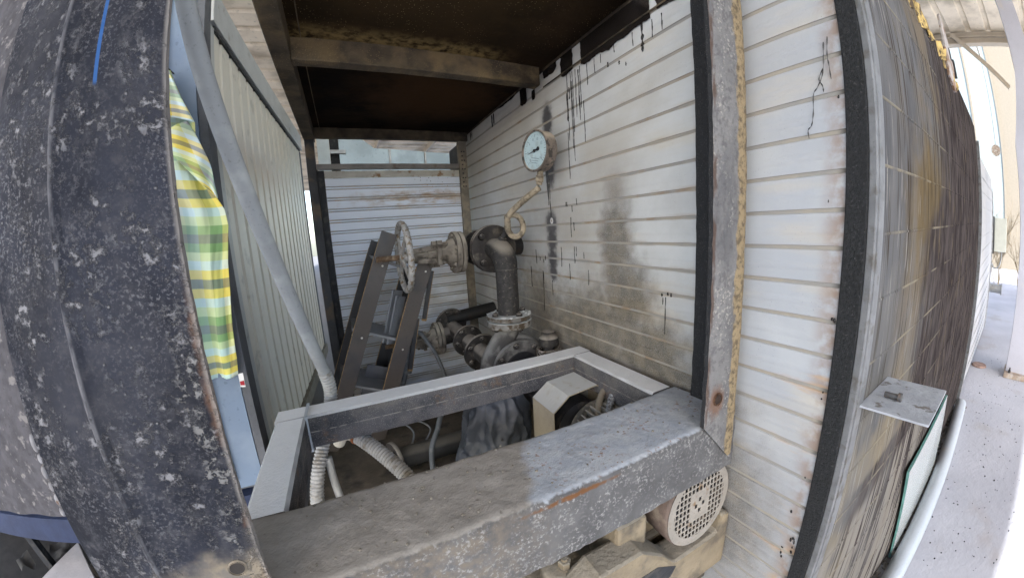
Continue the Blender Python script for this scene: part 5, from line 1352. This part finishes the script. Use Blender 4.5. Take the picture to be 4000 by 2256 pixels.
for i in range(-8, 9):
    for j in range(-7, 8):
        cx, cz = i*pxx, j*pzz
        rmax = max(math.hypot(cx+sx_*pxx/2, cz+sz_*pzz/2) for sx_ in (-1,1) for sz_ in (-1,1))
        rmin = math.hypot(cx, cz)
        if rmax > RGc: continue
        hole = math.hypot(cx, cz) < 0.124 and (not (abs(i) <= 2 and abs(j) <= 2) or (abs(i)+abs(j) == 1))
        x0,x1,z0,z1 = MX+cx-pxx/2, MX+cx+pxx/2, MZ+cz-pzz/2, MZ+cz+pzz/2
        a0,a1,c0_,c1_ = MX+cx-hw, MX+cx+hw, MZ+cz-hh, MZ+cz+hh
        y = 0.5605
        if not hole: mb.add([(x0,y,z0),(x1,y,z0),(x1,y,z1),(x0,y,z1)], [(0,1,2,3)])
        else:
            yb = y+0.0025
            mb.add([(x0,y,z0),(x1,y,z0),(x1,y,z1),(x0,y,z1),(a0,y,c0_),(a1,y,c0_),(a1,y,c1_),(a0,y,c1_),(a0,yb,c0_),(a1,yb,c0_),(a1,yb,c1_),(a0,yb,c1_)],
                   [(0,1,5,4),(1,2,6,5),(2,3,7,6),(3,0,4,7),(4,5,9,8),(5,6,10,9),(6,7,11,10),(7,4,8,11)])
mb.lathe((MX,0.5600,MZ),(0,1,0),[(0,0.114),(0.0,0.1395)],56,cap=False)
# rim strip closes the outline only where cells stop short of the circle
mb.v = mb.v; 
mb.build('fan_grille', M_GRIL, cw)
mb = MB(); mb.lathe((MX,0.60,MZ),(0,1,0),[(0,0.13),(0.002,0.13)],40); mb.lathe((MX,0.585,MZ),(0,1,0),[(0,0.035),(0.015,0.035)],20)
for k in range(7):
    a = 2*math.pi*k/7
    mb.obox((MX+0.075*math.cos(a),0.592,MZ+0.075*math.sin(a)),(0.045*math.cos(a),0,0.045*math.sin(a)),(0,0.007,0),(-0.002*math.sin(a),0,0.002*math.cos(a)))
mb.build('fan', M_DARK, mo)
# base casting under the motor
bs = thing('motor_base', 'beige dusted cast base frame with foot bolts under the motor', 'base frame', (0.65, 0.6, -1.2))
mb = MB(); mb.prism([(0.30,0.545,-1.14),(0.992,0.545,-1.14),(0.992,0.545,-0.930),(0.962,0.545,-0.925),(0.935,0.545,-0.990),(0.74,0.545,-0.990),(0.685,0.545,-0.93),(0.60,0.545,-0.87),(0.46,0.545,-0.87),(0.36,0.545,-0.93),(0.30,0.545,-1.02)], (0,0.09,0)); b0_ = mb.build('side_casting', M_BEIGE, bs, bevel=0.012)
mb = MB(); mb.prism([(0.50,0.5438,-1.03),(0.72,0.5438,-1.03),(0.74,0.5438,-1.00),(0.66,0.5438,-0.955),(0.52,0.5438,-0.955),(0.49,0.5438,-0.99)], (0,0.0008,0)); mb.build('slot', M_DARK, b0_)
mb = MB(); mb.box((0.555,0.60,-1.0),(0.668,0.74,-0.815)); pd = mb.build('pedestal', M_BEIGE, bs, bevel=0.012)
mb = MB(); mb.box((0.70,0.68,-1.0),(0.99,0.98,-0.955)); mb.build('motor_foot', M_BEIGE, bs, bevel=0.01)
mb = MB(); mb.lathe((0.415,0.66,-0.985),(0,0,1),[(0,0.075),(0.05,0.068),(0.072,0.058),(0.078,0.045)],28); ft = mb.build('foot', M_BEIGE, bs, smooth=50)
BB = hexbolt(0.019, 0.018).mesh('foot_bolt', M_BEIGE)
place(BB, 'foot_bolt', ft, (0.415,0.655,-0.905), (0,0,1), 0.3)
place(BB, 'foot_bolt', pd, (0.60,0.69,-0.813), (0,0,1), 0.9)
mb = MB(); mb.box((0.30,0.66,-1.199),(0.99,1.05,-1.0)); mb.build('bed', M_BEIGE, bs, bevel=0.01)
# braided hose and power cable lying over the motor
mb = MB(); P_ = curve([(0.935,1.02,-0.655),(0.905,1.01,-0.650),(0.865,0.99,-0.668),(0.82,0.955,-0.705),(0.785,0.92,-0.76),(0.77,0.90,-0.83),(0.77,0.90,-0.90)], 16)
mb.tube(P_, lambda i: 0.0135*(1+0.10*math.sin(i*1.57)), 12); tag(mb.build('braided_hose', plain('grey_braided_sleeve', (0.24,0.25,0.26), 0.6, 0.3, (0.09,0.09,0.09), 120, 0.5, 0.6, 150, 0.003), smooth=180), 'grey braided hose curling over the finned motor', 'hose')
mb = MB(); mb.tube(curve([(0.93,1.05,-0.648),(0.87,1.045,-0.66),(0.815,1.01,-0.70),(0.775,0.96,-0.77),(0.75,0.93,-0.87)],10),0.013,12); tag(mb.build('power_cable', plain('tan_dusted_cable', (0.22,0.19,0.145), 0.8, 0.15), smooth=180), 'thick tan dusted cable beside the braided hose on the motor', 'cable')
mb = MB(); mb.box((0.735,0.86,-0.93),(0.80,0.95,-0.80)); tag(mb.build('terminal_box', M_BEIGE, bevel=0.008), 'small beige terminal box on the side of the motor', 'terminal box')

# ------------------------------------------------------------------ leaning rack of dark laminated boards
rk = thing('board_rack', 'leaning rack of dark laminated boards with shelves behind the valve wheel', 'rack', (0.1, 2.3, -1.2))
M_LAM = plain('dark_brown_laminate', (0.062,0.052,0.046), 0.45, 0.15, (0.035,0.033,0.034), 6, 0.5, 0.7, 30, 0.0008, spec=0.4)
M_LAMB = plain('blue_black_laminate', (0.022,0.023,0.026), 0.45, 0.2, spec=0.4)
M_RAWE = plain('torn_chipboard_edge', (0.38,0.25,0.12), 0.95, 0.25, (0.20,0.12,0.06), 60, 0.5, 0.62, 120, 0.003)
M_SHELF = plain('grey_shelf_laminate', (0.16,0.17,0.185), 0.5, 0.1, (0.22,0.225,0.24), 8, 0.5, 0.7, spec=0.4)
SL = Vector((-0.372, 0.0, -0.928))    # the lean of the stiles
def stile(top, length, w, mat, lbl=None):
    t = Vector(top); d = SL
    side = Vector((0.928,0,-0.372))
    m = MB()
    c_ = t + d*length/2
    m.obox(c_, d*length/2, side*w/2, Vector((0,0.009,0)))
    o = m.build('stile', mat, rk)
    if lbl: tag(o, lbl)
    e = MB(); e.obox(c_-side*(w/2+0.0008)+d*(-length*0.02), d*length*0.44, side*0.0009, Vector((0,0.0085,0))); e.build('raw_edge', M_RAWE, o)
    return o
s1 = stile((0.238,2.10,0.033), 1.32, 0.088, M_LAM)
s2 = stile((0.432,2.10,-0.155), 1.13, 0.088, M_LAM)
s3 = stile((0.196,2.45,-0.015), 1.27, 0.085, M_LAMB)
s4 = stile((0.385,2.45,-0.205), 1.07, 0.085, M_LAMB)
SCR = MB(); SCR.lathe((0,0,0),(0,0,1),[(0,0.0062),(0.0015,0.0055),(0.002,0.0)],12,cap=False); SCRM = SCR.mesh('screw', plain('bright_screw', (0.62,0.60,0.55), 0.3, 0.1))
for s_, pp in ((s1,(0.017,2.0905,-0.545)),(s2,(0.238,2.0905,-0.655)),(s2,(0.425,2.0905,-0.208)),(s1,(0.180,2.0905,-0.150)),(s3,(-0.035,2.4405,-0.605))):
    place(SCRM, 'screw', s_, pp, (0,-1,0))
def shelf(z, x0, x1, tilt=-0.35):
    m = MB()
    a = Vector((x0,2.11,z)); b = Vector((x1,2.11,z+tilt*(x1-x0)))
    d = Vector((0,0.33,0)); u = Vector((0,0,-0.016))
    m.add([a,b,b+d,a+d,a+u,b+u,b+d+u,a+d+u], [(0,1,2,3),(7,6,5,4),(0,4,5,1),(1,5,6,2),(2,6,7,3),(3,7,4,0)])
    return m.build('shelf', M_SHELF, rk)
shelf(-0.095, 0.135, 0.40, -0.42); shelf(-0.485, -0.03, 0.25, -0.42); shelf(-0.79, -0.14, 0.12, -0.42); shelf(-1.05,-0.24,0.02, -0.42)
mb = MB(); mb.obox((0.085,2.30,-0.98),(0.115,0,-0.045),(0,0.005,0),(0.06,0,0.16)); mb.build('back_panel', plain('slate_grey_panel', (0.10,0.105,0.12), 0.5, 0.1), rk)
rg = 'loose board offcuts in the rack'
for k, (x, y, z, h, w, lab) in enumerate(((0.215,2.22,-0.475,0.165,0.085,'taller grey board offcut standing on the rack shelf'),(0.232,2.195,-0.495,0.150,0.080,'shorter grey board offcut standing in front of the taller one'))):
    m = MB(); d = Vector((0.30,0,0.954)); s_ = Vector((0.75,0.66,-0.236)).normalized(); nn_ = d.cross(s_)
    c_ = Vector((x,y,z)) + d*0.0
    m.obox(c_, d*h, s_*w/2, nn_*0.006)
    o = thing('board_offcut', lab, 'board', tuple(c_-d*h), rg)
    m.build('board', M_SHELF, o)
    e = MB(); e.obox(c_+s_*(w/2+0.001), d*h*0.98, s_*0.001, nn_*0.0055); e.build('raw_edge', M_RAWE, o)
for k, (top, L_, lab) in enumerate((((0.475,2.16,-0.215),0.30,'thin dark strip with an ochre broken edge right of the upper rack stile'),((0.355,2.16,-0.50),0.32,'thin dark strip with an ochre broken edge right of the lower rack stile'))):
    t = Vector(top); d = Vector((-0.25,0,-0.968)); side = Vector((0.968,0,-0.25))
    o = thing('broken_strip', lab, 'strip', tuple(t+d*L_), 'broken strips by the rack')
    m = MB(); m.obox(t+d*L_/2, d*L_/2, side*0.012, Vector((0,0.010,0))); m.build('strip', M_LAMB, o)
    m = MB(); m.obox(t+d*L_/2+side*0.0135, d*L_/2, side*0.0014, Vector((0,0.0095,0))); m.obox(t+d*(L_+0.006), d*0.006, side*0.014, Vector((0,0.009,0))); m.build('raw_edge', M_RAWE, o)

# ------------------------------------------------------------------ cables, coil, things on the skid floor
M_GREYC = plain('blue_grey_cable', (0.085,0.092,0.098), 0.6, 0.15, (0.17,0.17,0.165), 20, 0.5, 0.7)
mb = MB(); mb.tube(curve([(0.345,2.22,-0.60),(0.375,2.2,-0.605),(0.412,2.2,-0.67),(0.455,2.18,-0.76),(0.48,2.12,-0.876),(0.46,1.95,-0.93),(0.40,1.75,-0.91),(0.325,1.6,-0.865),(0.287,1.55,-0.91),(0.24,1.52,-1.0),(0.23,1.5,-1.19)],10),0.0125,12)
tag(mb.build('rubber_hose', M_GREYC, smooth=180), 'blue-grey rubber hose hanging from the lower valve to the floor', 'hose')
mb = MB(); mb.tube(curve([(0.294,2.2,-0.675),(0.275,2.2,-0.75),(0.248,2.2,-0.85),(0.217,2.2,-0.94),(0.20,2.2,-1.05),(0.19,2.18,-1.19)],8),0.016,12); mb.lathe((0.270,2.2,-0.79),(-0.06,0,-1),[(0,0.022),(0.06,0.022)],8)
tag(mb.build('drain_hose', M_GREYC, smooth=60), 'grey drain hose dropping straight behind the right rack stile', 'hose')
for k, (dx, r_) in enumerate(((0.0,0.05),(0.07,0.06))):
    m = MB(); m.tube(curve([(0.06+dx,1.9,-1.03),(0.10+dx,1.85,-0.99),(0.16+dx,1.82,-0.985),(0.20+dx*1.3,1.78,-1.03),(0.17+dx,1.75,-1.10),(0.14+dx,1.74,-1.19)],8),0.006,8)
    tag(m.build('thin_wire', M_GREYC, smooth=180), ('left' if k == 0 else 'right')+' one of two thin grey wires looping over the floor pipe', 'wire', 'thin wires over the floor pipe')
fp = thing('floor_pipe', 'black pipe length with a drilled flange lying on the skid floor', 'pipe', (0.25, 1.7, -1.2))
mb = MB(); mb.cyl((0.09,1.70,-1.105),(0.47,1.70,-1.105),0.055,n=28); mb.build('pipe', plain('sooty_floor_pipe', (0.018,0.018,0.018), 0.7, 0.3, None, up=(0.075,0.07,0.06), uplo=0.4), fp, smooth=50)
flange(fp, (0.080,1.70,-1.105), (-1,-0.35,0), 0.092, 0.020, 0, 0, M_CAST)
mb = MB(); mb.lathe((0.0705,1.6965,-1.105),(-1,-0.35,0),[(0,0.048),(0.001,0.048)],24); mb.build('bore', M_DARK, fp)
for k in range(6):
    a = k*math.pi/3
    MB().lathe((0.0700-0.0+0.024*math.cos(a)*0.0, 1.696+0.072*math.cos(a)*0.94, -1.105+0.072*math.sin(a)),(-1,-0.35,0),[(0,0.009),(0.001,0.009)],10).build('bolt_hole', M_DARK, fp)
mb = MB(); mb.lathe((0.30,1.28,-1.198),(0,0,1),[(0,0.12),(0.11,0.125),(0.125,0.13),(0.13,0.12),(0.132,0)],32,cap=False); tag(mb.build('plastic_tub', plain('lilac_plastic', (0.22,0.19,0.24), 0.5, 0.05), smooth=40), 'lilac plastic tub lid just showing over the front beam', 'tub')
for k, (x0,x1,y,z,m_,lab) in enumerate(((0.05,0.75,2.30,-1.15,M_SHELF,'bluish plank lying across the skid floor at the back'),(0.0,0.8,2.55,-1.12,M_DARK,'dark brown plank lying on the skid floor under the back wall'))):
    m = MB(); m.box((x0,y-0.06,-1.199),(x1,y+0.06,z)); tag(m.build('floor_plank', m_, bevel=0.004), lab, 'plank')
# coil of wire and a capped stub by the wall
cs = thing('capped_stub', 'dusty capped pipe stub by the siding wall right of the pump', 'pipe stub', (0.94, 1.58, -1.2))
mb = MB(); mb.lathe((0.935,1.575,-1.199),(0,0,1),[(0,0.03),(0.58,0.03),(0.585,0.052),(0.625,0.052),(0.635,0.040),(0.66,0.036),(0.665,0.0)],24,cap=False); mb.build('stub', M_CAST, cs, smooth=45)
mb = MB()
random.seed(6)
for k in range(9):
    pts = []
    rr = 0.060+random.uniform(-0.006,0.010); tz = random.uniform(-0.25,0.25); tx = random.uniform(-0.2,0.2); oz = random.uniform(-0.03,0.02)
    for j in range(30):
        a = 2*math.pi*j/30
        pts.append((0.930+rr*math.cos(a)*0.95, 1.570+rr*math.sin(a), -0.640+oz+rr*(tz*math.cos(a)+tx*math.sin(a))))
    mb.tube(pts, 0.0023, 6, closed=True)
for k in range(5):
    a = random.uniform(3.6,5.2)
    mb.tube(curve([(0.93+0.05*math.cos(a),1.57+0.05*math.sin(a),-0.65),(0.93+0.09*math.cos(a),1.57+0.09*math.sin(a),-0.67+random.uniform(-.01,.02)),(0.93+0.12*math.cos(a+.2),1.57+0.12*math.sin(a+.2),-0.70)],5),0.002,6)
tag(mb.build('wire_coil', plain('dull_binding_wire', (0.26,0.24,0.21), 0.6, 0.2, (0.12,0.08,0.05), 60, 0.5, 0.6), smooth=180), 'coil of dull binding wire slung round the capped stub', 'wire coil')
